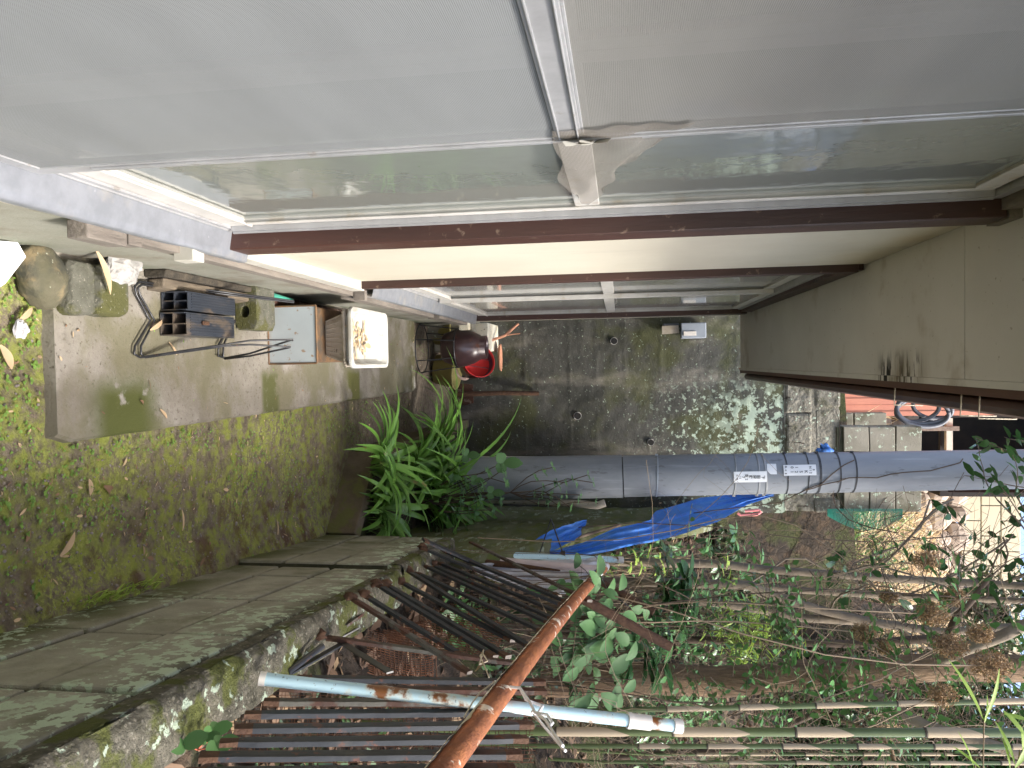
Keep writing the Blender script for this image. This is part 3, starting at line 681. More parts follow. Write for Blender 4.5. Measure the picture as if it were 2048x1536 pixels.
origin(E_, (zb.x, 6.3, zb.z-.07)); tag(E_, 'dark junction box with a loose tan cover just below the grey utility box', 'junction box')
# curb of the planting bed and its soil
mb = MB(); A_ = AT(700, 903, Z=0); B_ = AT(655, 1055, Z=0)
pts = [(A_.x, A_.y), (B_.x, B_.y)]
dx = V((pts[1][0]-pts[0][0], pts[1][1]-pts[0][1], 0)).normalized(); nn = V((dx.y, -dx.x, 0)); nn = -nn if nn.y < 0 else nn
a = V((pts[0][0], pts[0][1], 0)); b = V((pts[1][0], pts[1][1], 0))+dx*.03
vs = [V((p_.x, p_.y, z)) for z in (-.03, .15) for p_ in (a, b, b+nn*.08, a+nn*.08)]
mb.add(vs, [(0, 1, 2, 3), (7, 6, 5, 4), (0, 4, 5, 1), (1, 5, 6, 2), (2, 6, 7, 3), (3, 7, 4, 0)])
c = V((a.x+.02, 6.32, 0))
vs = [V((p_.x, p_.y, z)) for z in (-.03, .145) for p_ in (a+V((.0, .082, 0)), a+V((.07, .082, 0)), c+V((.07, 0, 0)), c)]
mb.add(vs, [(0, 1, 2, 3), (7, 6, 5, 4), (0, 4, 5, 1), (1, 5, 6, 2), (2, 6, 7, 3), (3, 7, 4, 0)])
tag(mb.build('bed_curb', mat('curb', (.17, .13, .09), (.10, .08, .05), 6, .95, bump=.5, layers=[dict(s=7, lo=.5, hi=.6, c=(.13, .13, .045))]), None, .006),
    'brown mossy concrete curb holding the raised planting bed', 'curb')
mb = MB(); vs = []; n, m = 30, 50
for j in range(m+1):
    y = 3.42+j*(6.33-3.42)/m
    for i in range(n+1):
        xl = a.x+.03 if y > a.y+.06 else a.x+.03+(a.y+.06-y)*(b.x-a.x)/(a.y-b.y)
        x = xl+(sidex(y)+.02-xl)*i/n; vs.append((x, y, .13+.02*nz(x*9, y*9)+.01*nz(x*30, y*30)))
mb.add(vs, [(j*(n+1)+i, j*(n+1)+i+1, (j+1)*(n+1)+i+1, (j+1)*(n+1)+i) for j in range(m) for i in range(n)], 0, True)
tag(mb.build('planting_bed', mt['bank']), None, None, kind='structure')

# ================================================================ utility pole
PO = empty('utility_pole'); tag(PO, 'tall round grey utility pole with white number plates beside the stained concrete wall', 'utility pole')
PA = AT(1050, 956, Y=5.2); PB = AT(2040, 938, Y=5.2)
def pax(z): t = (z-PA.z)/(PB.z-PA.z); return PA+(PB-PA)*t
def prad(z): return .154-.0065*z
def pz(px): # height on the pole seen at photo column px
    return AT(px, 950, Y=5.2-.13).z
zj = pz(1246)
mb = MB(); zs = [0, .8, zj-.004]; mb.tube([pax(z) for z in zs], [prad(z)+.004 for z in zs], 40); mb.build('pole_sleeve', mt['pole'], PO)
mb = MB(); zs = [zj+.004, 3, 5, 8]; mb.tube([pax(z) for z in zs], [prad(z) for z in zs], 40); mb.build('pole_shaft', mt['pole'], PO)
mb = MB(); mb.tube([pax(zj-.01), pax(zj+.01)], prad(zj)-.006, 30); mb.build('pole_joint', mt['band'], PO)
for px, hw, m_ in ((1315, .004, 'boxg'), (1472, .004, 'alu'), (1519, .004, 'alu'), (1533, .005, 'alu'), (1576, .003, 'band'), (1618, .003, 'band'), (1642, .006, 'band'), (1682, .004, 'band'), (1714, .004, 'band')):
    z = pz(px); mb = MB(); tl = rnd.uniform(-.012, .012)
    for dz in (0,):
        n = 40; vs = []
        for k in range(n):
            a = 2*math.pi*k/n; r_ = prad(z)+.0035; c_ = pax(z)
            for q in (-hw, hw): vs.append((c_.x+r_*math.cos(a), c_.y+r_*math.sin(a), z+q+tl*math.cos(a)))
            for q in (hw, -hw): vs.append((c_.x+(r_-.003)*math.cos(a), c_.y+(r_-.003)*math.sin(a), z+q+tl*math.cos(a)))
        mb.add(vs, [(k*4+q, ((k+1) % n)*4+q, ((k+1) % n)*4+(q+1) % 4, k*4+(q+1) % 4) for k in range(n) for q in range(4)])
    s_ = 1 if px in (1472, 1519, 1533) else -1
    c_ = pax(z); mb.box((c_.x+s_*prad(z)-.01, c_.y-.03, z-.009), (c_.x+s_*prad(z)+.010, c_.y-.01, z+.009))
    mb.build('strap_band', mt[m_], PO)
def plate(px0, px1, py0, py1, rows):
    """number plate curved round the pole; rows: (text, u along the plate 0 bottom..1 top, v across 0 left..1 right, size)"""
    z0 = pz(px0); z1 = pz(px1); zc = (z0+z1)/2; c_ = pax(zc); r_ = prad(zc)+.007
    def ang(py):
        p = AT((px0+px1)/2, py, Y=c_.y-r_); s = (p.x-c_.x)/r_
        return math.asin(max(-.95, min(.95, s*.985)))
    a0, a1 = ang(py0), ang(py1)
    def pt(u, v, o=0):
        a = a0+(a1-a0)*v; cc = pax(z0+(z1-z0)*u)
        return V((cc.x+(r_+o)*math.sin(a), cc.y-(r_+o)*math.cos(a), z0+(z1-z0)*u))
    mb = MB(); n = 8; vs = [pt(u, k/n, o) for o in (0, -.003) for u in (0, 1) for k in range(n+1)]
    q = n+1
    fs = [(k, k+1, q+k+1, q+k) for k in range(n)]+[(2*q+k, 3*q+k, 3*q+k+1, 2*q+k+1) for k in range(n)]
    fs += [(k+1, k, 2*q+k, 2*q+k+1) for k in range(n)]+[(q+k, q+k+1, 3*q+k+1, 3*q+k) for k in range(n)]
    fs += [(0, q, 3*q, 2*q), (n, 2*q+n, 3*q+n, q+n)]
    mb.add(vs, fs); pl = mb.build('number_plate', mt['plate'], PO)
    Wd = (a1-a0)*r_; Hh = z1-z0
    for txt, u, v, sz in rows:
        vs = []; fs = []
        cu = bpy.data.curves.new('t', 'FONT'); cu.body = txt; cu.size = sz; cu.align_x = 'CENTER'; cu.align_y = 'CENTER'; cu.offset = .0004
        to = bpy.data.objects.new('t', cu); COL.objects.link(to)
        dg = bpy.context.evaluated_depsgraph_get(); me = bpy.data.meshes.new_from_object(to.evaluated_get(dg))
        o = len(vs)
        for w_ in me.vertices: vs.append(pt(u+w_.co.y/Hh, v+w_.co.x/Wd, .0015))
        for f in me.polygons: fs.append(tuple(i+o for i in f.vertices))
        bpy.data.objects.remove(to); bpy.data.curves.remove(cu); bpy.data.meshes.remove(me)
        if fs: mb = MB(); mb.add(vs, fs); mb.build('lettering', mt['ink'], pl)
plate(1567, 1632, 930, 951, [('N 1 2', .82, .5, .021), ('K', .68, .66, .028), ('S', .53, .66, .028), ('2', .38, .66, .028), ('1', .25, .66, .028), ('1', .40, .25, .026), ('0', .26, .25, .026), ('R', .07, .2, .02), ('o', .07, .5, .018), ('e', .07, .8, .02), ('8', .92, .5, .018)])
plate(1467, 1533, 943, 965, [('下', .88, .55, .026), ('田', .74, .5, .025), ('園', .62, .5, .025), ('幹', .50, .5, .025), ('支 2', .38, .5, .024), ('7', .28, .5, .026), ('1 5', .19, .5, .016), ('5 / M', .10, .5, .016)])
# white patch stuck on the pole
z0, z1 = pz(1534), pz(1553); c_ = pax(z0); r_ = prad(z0)+.006; mb = MB(); vs = []
for k in range(9):
    a = -.62+k*.062; e = .35*max(0, (k-5)/3)**1.5
    vs += [(c_.x+r_*math.sin(a), c_.y-r_*math.cos(a), z0+(z1-z0)*e), (c_.x+r_*math.sin(a), c_.y-r_*math.cos(a), z1)]
mb.add(vs, [(2*k, 2*k+2, 2*k+3, 2*k+1) for k in range(8)]); mb.build('white_sticker', mt['plate'], PO)
origin(PO, (pax(0).x, pax(0).y, 0))
# thin white conduit beside the pole
a = AT(985, 914, Y=5.3); b = AT(1296, 913, Y=5.3)
cp_ = tube_obj('white_conduit', [V((a.x, a.y, .1)), a, b], .0045, mt['cap']); tag(cp_, 'thin white conduit standing along the left edge of the pole', 'conduit')
a = AT(1110, 1004, Y=5.2); b = AT(1195, 1011, Y=5.0); c = AT(1210, 1006, Y=5.0)
cp_ = tube_obj('drain_pipe', [V((a.x, 5.3, .2)), a, b, c], .026, mt['beigep'], None, 14); tag(cp_, 'dull brown plastic pipe stub leaning behind the foot of the pole', 'pipe')
# ================================================================ buildings and walls beyond
B1 = empty('coral_shed'); tag(B1, 'building with coral red vertical board siding above the end wall', 'shed')
mb = MB(); xr = .606; k = 0
x = xr
while x > -1.6:
    w_ = .068 if k % 3 else .05
    mb.box((x-w_+.003, 8.0+(.008 if k % 2 else 0), 3.72), (x-.0005, 8.06, 9)); x -= w_; k += 1
mb.box((-1.6, 8.03, 3.72), (xr-.002, 10.9, 9)); mb.build('board_siding', mt['coral'], B1)
box_obj('corner_board', (-1.6, 7.985, 3.66), (xr+.12, 8.04, 3.72), mt['fasciab'], B1)
origin(B1, (0, 8, 3.66))
mb = MB()
for a_, b_ in ((3.30, 3.52), (3.53, 3.80)):
    for k in range(2): mb.box((.50+k*.24, 6.98, a_), (.735+k*.24, 7.1, b_))
tag(mb.build('low_block_wall', mt['ublock'], None, .006), 'two low courses of grey blocks under the coral siding', 'block wall')
# dark open shed on the slope
B2 = empty('open_shed')
z0 = AT(1880, 870, Y=11).z
mb = MB(); xa, xb = AT(1900, 836, Y=11).x, 1.9
mb.box((xa-.02, 11, z0-.0), (xb, 11.05, z0+.1)); mb.box((xa, 12.6, z0), (xb, 12.7, z0+3)); mb.box((xb, 11, z0), (xb+.06, 12.7, z0+3)); mb.box((xa-.02, 11.05, z0), (xa, 12.6, z0+3)); mb.box((xa-.1, 10.9, z0+3), (xb+.2, 12.8, z0+3.1))
mb.build('shed_walls', mt['black'], B2)  # walls near black, shade of the open front put into their colour
q = AT(1893, 836, Y=10.95); box_obj('wooden_post', (q.x, 10.9, q.z-.02), (AT(1893, 900, Y=10.95).x, 10.97, q.z+.06), mt['tape'], B2)
q = AT(1885, 870, Y=10.9); box_obj('wooden_rail', (q.x-.12, 10.86, q.z-.3), (q.x-.06, 10.92, q.z+.2), mt['oldwood'], B2)
origin(B2, (1.1, 11, z0)); tag(B2, 'dark open fronted shed beside the coral siding, above the dry grass', 'shed')
# rubble stone wall on the slope
mb = MB(); r2 = random.Random(9)
ZA, ZB = AT(1745, 1000, Y=12.6).z, AT(1932, 1000, Y=12.9).z
z = ZA-.3; row = 0
while z < ZB:
    x = .5+r2.uniform(0, .2)
    hh = r2.uniform(.22, .36)
    while x < 7.5:
        w_ = r2.uniform(.25, .6)
        t_ = (z-ZA)/(ZB-ZA)
        mb.blob((x+w_/2, 12.5+t_*.6, z+hh/2), .5, seed=r2.uniform(0, 99), amp=.22, sc_=(w_*1.05, .3, hh*1.12), n=6, freq=1.2)
        x += w_*.97
    z += hh*.93
for f in range(len(mb.sm)): mb.sm[f] = False
tag(mb.build('rubble_wall', mt['stone']), 'sunlit rubble stone wall on the slope below the cream blocks', 'stone wall')
box_obj('rubble_backing', (.3, 13.15, ZA-1.5), (7.6, 13.4, ZB-.05), mt['joint'])
bpy.data.objects['rubble_backing'].parent = bpy.data.objects['rubble_wall']
# cream block wall
mb = MB(); zt = AT(2036, 1050, Y=13).z; z = ZB-.05; r_ = 0
while z < zt-.1:
    x = 1.2-(.25 if r_ % 2 else 0)
    while x < 5.2: mb.box((x+.006, 12.95, z+.006), (x+.49, 13.1, z+.29)); x += .5
    z += .3; r_ += 1
tag(mb.build('cream_block_wall', mt['creamblock'], None, .008), 'cream concrete block wall at the top of the slope against the white sky', 'block wall')
box_obj('wall_mortar', (1.2, 12.965, ZB), (5.2, 13.08, z-.01), mt['ublock'], bpy.data.objects['cream_block_wall'])
# ================================================================ things under the house wall
def gz(x, y): return .03 if (x < .18 and 1.7 < y < 5.05) else 0
# white foam piece at the near corner
mb = MB(); pg = [AT(-40, 478, Z=.05), AT(33, 484, Z=.05), AT(50, 514, Z=.05), AT(8, 568, Z=.05), AT(-40, 600, Z=.05)]
n = len(pg); vs = [(p.x, p.y, .055) for p in pg]+[(p.x, p.y, .012) for p in pg]
mb.add(vs, [tuple(range(n))[::-1], tuple(range(n, 2*n))]+[(k, (k+1) % n, n+(k+1) % n, n+k) for k in range(n)])
tag(mb.build('foam_board', mt['foam'], None, .003), 'bright white foam board lying at the foot of the house wall', 'foam board')
c = AT(95, 548, Z=.05); mb = MB(); mb.blob((c.x+.005, c.y, .035), .083, 4, .22, (1.0, .86, .62), 18, 0, .5, 1.1)
tag(mb.build('boulder', mt['boulder']), 'rounded brown mossy stone beside the white foam board', 'stone')
# weathered mossy block, two steps
mb = MB(); a = AT(135, 575, Z=.04); 
for i, (cx, cy, sx, sy, z1) in enumerate(((a.x, a.y+.02, .072, .05, .075), (a.x, a.y+.115, .068, .062, .092))):
    n = 12; vs = []
    for zz, sh in ((-.01, 1), (z1*.8, 1), (z1, .9)):
        for k in range(2*n):
            t = math.pi*k/n; cxx = math.copysign(abs(math.cos(t))**.45, math.cos(t)); syy = math.copysign(abs(math.sin(t))**.45, math.sin(t))
            q = 1+.06*nz(cxx*2+i*5, syy*2, zz*20); vs.append((cx+sx*sh*cxx*q, cy+sy*sh*syy*q, zz+.003*nz(k, i)))
    m_ = 2*n; fs = [(r*m_+k, r*m_+(k+1) % m_, (r+1)*m_+(k+1) % m_, (r+1)*m_+k) for r in range(2) for k in range(m_)]+[tuple(2*m_+k for k in range(m_))]
    mb.add(vs, fs)
tag(mb.build('mossy_block', mt['mossblock'], None, .004), 'worn mossy concrete lump with a stepped top between the round stone and the black trays', 'concrete lump')
c = AT(248, 540, Z=.10); mb = MB(); mb.blob((c.x-.005, c.y+.01, .088), .062, 12, .35, (.72, 1.15, .5), 12, 0, 0, 1.5)
for f in range(len(mb.sm)): mb.sm[f] = False
tag(mb.build('white_stone', mt['whitestone']), 'small rough white stone lying on the mossy lump against the wall', 'stone')
# planks
mb = MB(); mb.box((-.303, 2.07, .03), (-.283, 2.70, .098), 0, .004); tag(mb.build('rotten_plank', mt['darkplank'], None, .004), 'dark rotten plank on edge against the foundation behind the black trays', 'plank')
mb = MB(); mb.box((-.280, 2.08, .03), (-.245, 2.68, .085), 0, .004); tag(mb.build('wet_plank', mt['plank'], None, .004), 'tan wet plank lying between the rotten plank and the black trays', 'plank')
# two black plastic cell trays
def tray(x0, x1, y0, lab):
    t = empty('black_tray'); z0, z1, yl = .031, .115, .30
    mb = MB(); th = .004
    mb.box((x0, y0, z0), (x0+th, y0+yl, z1)); mb.box((x1-th, y0, z0), (x1, y0+yl, z1)); mb.box((x0+th, y0, z0), (x1-th, y0+yl, z0+th))
    mb.box((x0+th, y0+.012, z1-th), (x1-th, y0+yl, z1)); mb.box((x0+th, y0+.2, z0+th), (x1-th, y0+.204, z1-th))
    mb.build('tray_shell', mt['blackp'], t, .0012)
    mb = MB(); xm = (x0+x1)/2; zm = (z0+z1)/2
    mb.box((xm-.0015, y0+.004, z0+th), (xm+.0015, y0+.2, z1-th)); mb.box((x0+th, y0+.004, zm-.0015), (xm-.0015, y0+.2, zm+.0015)); mb.box((xm+.0015, y0+.004, zm-.0015), (x1-th, y0+.2, zm+.0015))
    mb.build('cell_divider', mt['blackp'], t)
    mb = MB(); k = x0+.008
    while k < x1-.008: mb.bar((k, y0+.03, z1+.0012), (k, y0+yl-.005, z1+.0012), .003, .0024, (1, 0, 0)); k += .0085
    mb.build('rib', mt['blackp'], t)
    origin(t, ((x0+x1)/2, y0, z0)); tag(t, lab, 'plastic tray')
tray(-.244, -.184, 2.145, 'narrow black ribbed plastic tray nearer the house wall, half under the wire stand')
tray(-.178, -.105, 2.135, 'wider black ribbed plastic tray on the slab with a rusty clip on top')
mb = MB(); mb.box((-.153, 2.225, .1175), (-.141, 2.262, .124)); tag(mb.build('rusty_clip', mt['rusth'], None, .001), 'small rusty clip lying on top of the wider black tray', 'clip')
# black wire stand: zigzag foot near, two hairpin arms
st = empty('wire_stand')
def foot(pts, z): return [AT(px, py, Z=z) for px, py in pts]
zz = [(585, 603), (430, 583), (275, 563), (268, 572), (272, 590), (300, 641), (270, 692), (268, 708), (283, 716), (450, 688), (500, 679), (584, 680)]
def arm(pts): return [AT(px, py, **k) for px, py, k in pts]
g = dict(Z=.04)
for o, nm in ((0, 0), (.016, 1)):
    A_ = arm([(588, 602+nm*3, dict(Y=2.52)), (430, 582+nm*4, dict(Y=2.36)), (278+nm*6, 563+nm*6, g), (269+nm*7, 573+nm*2, g), (273+nm*7, 590, g), (300+nm*9, 641, g), (270+nm*12, 692, g), (268+nm*14, 708, g), (280+nm*10, 715, g), (450, 689+nm*3, dict(Y=2.35)), (500, 681+nm*8, dict(Y=2.40)), (586-nm*5, 679+nm*15, dict(Y=2.5))])
    sm = []
    for i in range(len(A_)-1):
        for t in (0, .33, .66): sm.append(A_[i].lerp(A_[i+1], t))
    sm.append(A_[-1]); tube_obj('wire_frame', sm, .0034, mt['blackm'], st)
tube_obj('hairpin_end', arm([(450, 716, g), (500, 707, dict(Y=2.42)), (582, 680, dict(Y=2.5)), (586, 681, dict(Y=2.5))]), .0034, mt['blackm'], st)
tube_obj('hairpin_end', arm([(450, 718, g), (500, 712, dict(Y=2.42)), (575, 696, dict(Y=2.5)), (581, 694, dict(Y=2.5))]), .0034, mt['blackm'], st)
for nm in (0, 1):
    tube_obj('rear_foot', arm([(470, 640+nm*2, dict(Z=.05)), (452+nm*8, 660, g), (437+nm*10, 690, g), (436+nm*10, 712, g), (450, 716+nm*2, g)]), .0034, mt['blackm'], st)
origin(st, AT(300, 641, Z=.03)); tag(st, 'black bent wire stand with a zigzag foot straddling the two black trays', 'wire stand')
# hollow concrete block
bx, by = -.322, 2.60
HB = empty('hollow_block'); w_, hh, dd = .18, .085, .15
mb = MB(); z0 = .03
def blockhole(mb, x0, x1, y0, y1, z0, z1, hx, hz, r):
    n = 20; fr = []; 
    for yy in (y0, y1):
        for k in range(n): fr.append((hx+r*math.cos(2*math.pi*k/n), yy, hz+r*.8*math.sin(2*math.pi*k/n)))
    sq = []
    for yy in (y0, y1):
        for k in range(n):
            a = 2*math.pi*k/n; c_, s_ = math.cos(a), math.sin(a); m_ = max(abs(c_), abs(s_)); c_/=m_; s_/=m_
            sq.append((x0+(x1-x0)*(c_+1)/2, yy, z0+(z1-z0)*(s_+1)/2))
    vs = fr+sq; fs = []
    for k in range(n):
        k2 = (k+1) % n
        fs += [(k, k2, 2*n+k2, 2*n+k), (n+k2, n+k, 3*n+k, 3*n+k2), (k2, k, n+k, n+k2), (2*n+k, 2*n+k2, 3*n+k2, 3*n+k)]
    mb.add(vs, fs)
blockhole(mb, bx, bx+w_, by, by+dd, z0, z0+hh, bx+w_*.62, z0+hh*.45, .022)
mb.build('block_body', mt['mossblock'], HB, .002)
mb = MB(); mb.box((bx+.01, by+.13, z0+.01), (bx+w_-.01, by+.134, z0+hh-.01)); mb.build('hole_bottom', mt['deadd'], HB)
origin(HB, (bx, by, z0)); tag(HB, 'grey hollow concrete block with one round hole, in front of the pale blue tin', 'concrete block')
# small teal pipe end behind the block
tube_obj('teal_pipe', arm([(546, 590, dict(Z=.11)), (585, 602, dict(Z=.12))]), .009, mt['gnet']); tag(bpy.data.objects['teal_pipe'], 'short faded teal pipe poking out behind the hollow block', 'pipe')
tube_obj('rusty_pipe', [(-.275, 2.78, .05), (-.265, 3.75, .05)], .022, mt['rust'], None, 12); tag(bpy.data.objects['rusty_pipe'], 'dark rusty pipe lying along the foundation beside the tin', 'pipe')
# pale blue tin lying on its side
T_ = empty('metal_tin'); x0, x1, y0, y1, z0, z1 = -.248, -.014, 2.86, 3.20, .03, .237
mb = MB(); mb.box((x0, y0, z0), (x1, y0+.004, z1)); mb.build('tin_end', mt['canmetal'], T_, .001)
mb = MB(); mb.box((x0+.004, y0+.0042, z0), (x1-.004, y1, z1-.004)); mb.build('tin_body', mt['canrust'], T_, .006)
mb = MB()
for a, b in (((x0, y0, z0), (x1, y0, z0)), ((x0, y0, z1), (x1, y0, z1)), ((x0, y0, z0), (x0, y0, z1)), ((x1, y0, z0), (x1, y0, z1))): mb.tube([a, b], .0042, 8)
mb.build('rolled_rim', mt['canrust'], T_)
origin(T_, (0, y0, z0)); tag(T_, 'pale blue square metal tin with rusty edges lying on its side on the slab', 'metal tin')
# planters stacked: beige ribbed one with a white one in it
def rrect(cx, cy, hx, hy, r, z, n=5):
    o = []
    for q, (sx, sy) in enumerate(((1, 1), (-1, 1), (-1, -1), (1, -1))):
        for k in range(n+1):
            a = math.pi/2*(q+k/n); o.append((cx+sx*(hx-r)+r*math.cos(a), cy+sy*(hy-r)+r*math.sin(a), z))
    return o
def shell(rings):
    m_ = len(rings[0]); vs = [v for r in rings for v in r]
    return vs, [(r*m_+k, r*m_+(k+1) % m_, (r+1)*m_+(k+1) % m_, (r+1)*m_+k) for r in range(len(rings)-1) for k in range(m_)]
PL = empty('beige_planter'); cx, cy = -.118, 3.74
mb = MB(); rg = [rrect(cx, cy, .090, .20, .03, .035), rrect(cx, cy, .118, .235, .035, .165), rrect(cx, cy, .120, .237, .035, .168), rrect(cx, cy, .120, .237, .035, .182)]
vs, fs = shell(rg); mb.add(vs, fs, 0, True); mb.add(rg[0], [tuple(range(len(rg[0])))[::-1]]); mb.build('planter_body', mt['beigep'], PL)
mb = MB()
for k in range(-4, 5): mb.tube([(cx+k*.020, cy-.203, .04), (cx+k*.026, cy-.236, .165)], .0035, 5)
mb.build('planter_rib', mt['beigep'], PL)
mb = MB(); vs = []; m_ = 120
base = rrect(cx, cy, .138, .255, .04, 0, 29)
for zi, f in ((.182, 0), (.184, 1), (.205, 1), (.205, 0)):
    for k, (x, y, _) in enumerate(base):
        sc2 = 0 if not f else .004*math.sin(k*.9)
        ix, iy = (x-cx)/.138, (y-cy)/.255
        vs.append((x+ix*sc2-(0 if f else ix*.017), y+iy*sc2-(0 if f else iy*.017), zi))
m_ = len(base); mb.add(vs, [(r*m_+k, r*m_+(k+1) % m_, (r+1)*m_+(k+1) % m_, (r+1)*m_+k) for r in range(3) for k in range(m_)], 0, True)
mb.build('scalloped_rim', mt['beigep'], PL)
origin(PL, (cx, cy, .03)); tag(PL, 'beige ribbed planter box with a scalloped rim, on the tin and under the white planter', 'planter')
PW = empty('white_planter')
mb = MB(); rg = [rrect(cx, cy, .10, .21, .03, .19), rrect(cx, cy, .132, .25, .035, .232), rrect(cx, cy, .146, .268, .04, .236), rrect(cx, cy, .146, .268, .04, .262), rrect(cx, cy, .128, .250, .035, .264), rrect(cx, cy, .120, .24, .03, .215), rrect(cx, cy, .10, .215, .03, .155)]
vs, fs = shell(rg); mb.add(vs, fs, 0, True); mb.build('planter_box', mt['whitep'], PW, .002)
mb = MB(); g_ = rrect(cx, cy, .112, .228, .03, .19); vs = [(cx, cy, .19)]+g_; mb.add(vs, [(0, k+1, (k+1) % len(g_)+1) for k in range(len(g_))]); mb.build('bottom_soil', mt['whitep'], PW)
mb = MB()
for k in range(60): mb.leaf((cx+rnd.uniform(-.08, .07), cy+rnd.uniform(-.2, .05), .198), (rnd.uniform(-1, 1), rnd.uniform(-1, 1), .12), (0, 0, 1), rnd.uniform(.03, .07), .014, .5, 3)
mb.leaf((cx+.03, cy-.02, .22), (.1, 1, .35), (0, 0, 1), .08, .028, .6, 4)
lf = mb.build('dead_leaves', mt['dead']); tag(lf, 'few dry leaves lying inside the white planter', 'dead leaves', kind='stuff')
mb = MB(); mb.blob((cx+.075, cy-.17, .20), .035, 3, .5, (1, .8, .6), 7); tag(mb.build('black_bag', mt['blackp']), 'crumpled black plastic scrap in the corner of the white planter', 'plastic scrap')
origin(PW, (cx, cy, .19)); tag(PW, 'white rectangular planter box with dry leaves inside, stacked on the beige one', 'planter')
ZM = lambda z: .237+(z-.035)*.6
for nm in ('planter_body', 'planter_rib', 'scalloped_rim', 'planter_box', 'bottom_soil', 'dead_leaves', 'black_bag'):
    o = bpy.data.objects[nm]; off = o.location.copy(); rt = o.parent.location if o.parent else V((0, 0, 0))
    for v in o.data.vertices: v.co = V((-.117+(v.co.x-cx)*.87, 3.135+(v.co.y-cy)*.9, ZM(v.co.z)))
for o, z in ((PL, .237), (PW, ZM(.19))):
    o.location = (-.117, 3.135, z)
    for c_ in o.children: c_.location = (.117, -3.135, -z)
# pot stand with brown glazed pot
ps = empty('pot_stand'); C_ = V((-.118, 5.25, .03)); rr = .180
mb = MB(); ring = [C_+V((rr*math.cos(a*math.pi/18), rr*math.sin(a*math.pi/18), .0)) for a in range(37)]; mb.tube(ring, .0045, 6, caps=False); mb.build('ring', mt['blackm'], ps)
zt = AT(903, 690, Y=5.17-.13).z
mb = MB(); ring = [V((C_.x, C_.y, zt))+V((.142*math.cos(a*math.pi/18), .142*math.sin(a*math.pi/18), .0)) for a in range(37)]; mb.tube(ring, .0055, 6, caps=False); mb.build('ring', mt['blackm'], ps)
for a in (200, 250, 300, 345, 60, 130):
    c_, s_ = math.cos(R(a)), math.sin(R(a)); tube_obj('leg', [C_+V((rr*c_, rr*s_, 0)), V((C_.x+.145*c_, C_.y+.145*s_, zt))], .0042, mt['blackm'], ps, 6)
origin(ps, C_); tag(ps, 'black wire ring stand holding the brown glazed pot', 'pot stand')
zb = AT(872, 697, Y=5.05).z; k = (AT(962, 697, Y=5.17).z-zb)
mb = MB(); prof = [(0, zb+.004), (.085, zb), (.105, zb+.02*k/.33), (.132, zb+.10*k/.33), (.139, zt), (.139, zt+.02), (.134, zt+.06), (.115, zt+.12), (.088, zt+.165), (.082, zt+.168), (.084, zt+.21), (.078, zt+.212), (.074, zt+.19), (.07, zt+.12)]
mb.lathe(prof, 40, (C_.x-.0, C_.y, 0)); bp = mb.build('glazed_pot', mt['glaze']); tag(bp, 'dark brown glazed round pot sitting in the wire ring stand', 'pot')
# heap behind: yellow pots, red pot, pink saucer, foam box
def cup(name, c, axis, r0, r1, h, m, th=.004, parent=None, n=30):
    q = V(axis).to_track_quat('Z', 'Y').to_matrix(); mb = MB()
    mb.lathe([(0, 0), (r0, 0), (r1, h), (r1+.008, h), (r1+.008, h-.012), (r1+.0, h-.012)], n, c, q)
    o = mb.build(name, m, parent); mb = MB()
    mb.lathe([(r1-.001, h), (r1-th, h-.004), (r0-th, th), (0, th)], n, c, q); return o, mb
o, i_ = cup('yellow_pot', AT(866, 738, Z=.03)+V((.0, .12, 0)), (.12, -.05, 1), .115, .14, .17, mt['yellowp']); i_.build('pot_inside', mt['yellowp'], o)
tag(o, 'dull yellow plastic pot on the ground just behind the brown pot', 'pot')
o, i_ = cup('yellow_pot', AT(862, 670, Z=.03)+V((-.02, .12, 0)), (-.05, -.05, 1), .09, .11, .16, mt['yellowp']); i_.build('pot_inside', mt['yellowp'], o)
tag(o, 'smaller yellow plastic pot half hidden between the brown pot and the house wall', 'pot')
c_ = AT(931, 752, Y=5.62); mb = MB(); q = V((-.25, -.7, 1)).to_track_quat('Z', 'Y').to_matrix(); mb.lathe([(.06, -.004), (.075, -.012), (.088, .004), (.08, .012), (.066, .006), (.06, -.004)], 30, c_+V((-.05, .0, -.02)), q)
tag(mb.build('pink_saucer', mt['pinkp']), 'pale pink plastic saucer ring leaning under the red pot', 'saucer')
RP = empty('red_pot'); c0 = AT(944, 736, Y=5.6); ax = V((-.25, -.78, .5)).normalized(); c0 = c0+V((0.0, .02, -.02))
q = ax.to_track_quat('Z', 'Y').to_matrix()
mb = MB(); mb.lathe([(0, 0), (.085, 0), (.121, .20), (.128, .20), (.128, .188), (.121, .188)], 34, c0, q); mb.build('pot_wall', mt['maroonp'], RP)
mb = MB(); mb.lathe([(.127, .2015), (.119, .2015), (.116, .16), (.112, .13), (0, .125)], 34, c0, q); mb.build('pot_inside', mt['redp'], RP)
mb = MB()
for s_ in (-.035, .03): mb.bar(c0+q@V((s_, -.1, .15)), c0+q@V((s_, .1, .15)), .004, .008, (1, 0, 0))
mb.build('inside_rib', mt['maroonp'], RP)
origin(RP, c0); tag(RP, 'bright red plastic pot tipped over with its opening facing the camera', 'pot')
c_ = AT(996, 715, Y=6.0); mb = MB(); q = V((0, .06, 1)).to_track_quat('Z', 'Y').to_matrix(); mb.lathe([(0, 0), (.10, 0), (.115, .018), (.105, .018), (.09, .006), (0, .005)], 30, c_+V((0, .05, .0)), q)
tag(mb.build('terracotta_saucer', mt['terra']), 'orange terracotta saucer seen edge on behind the red pot', 'saucer')
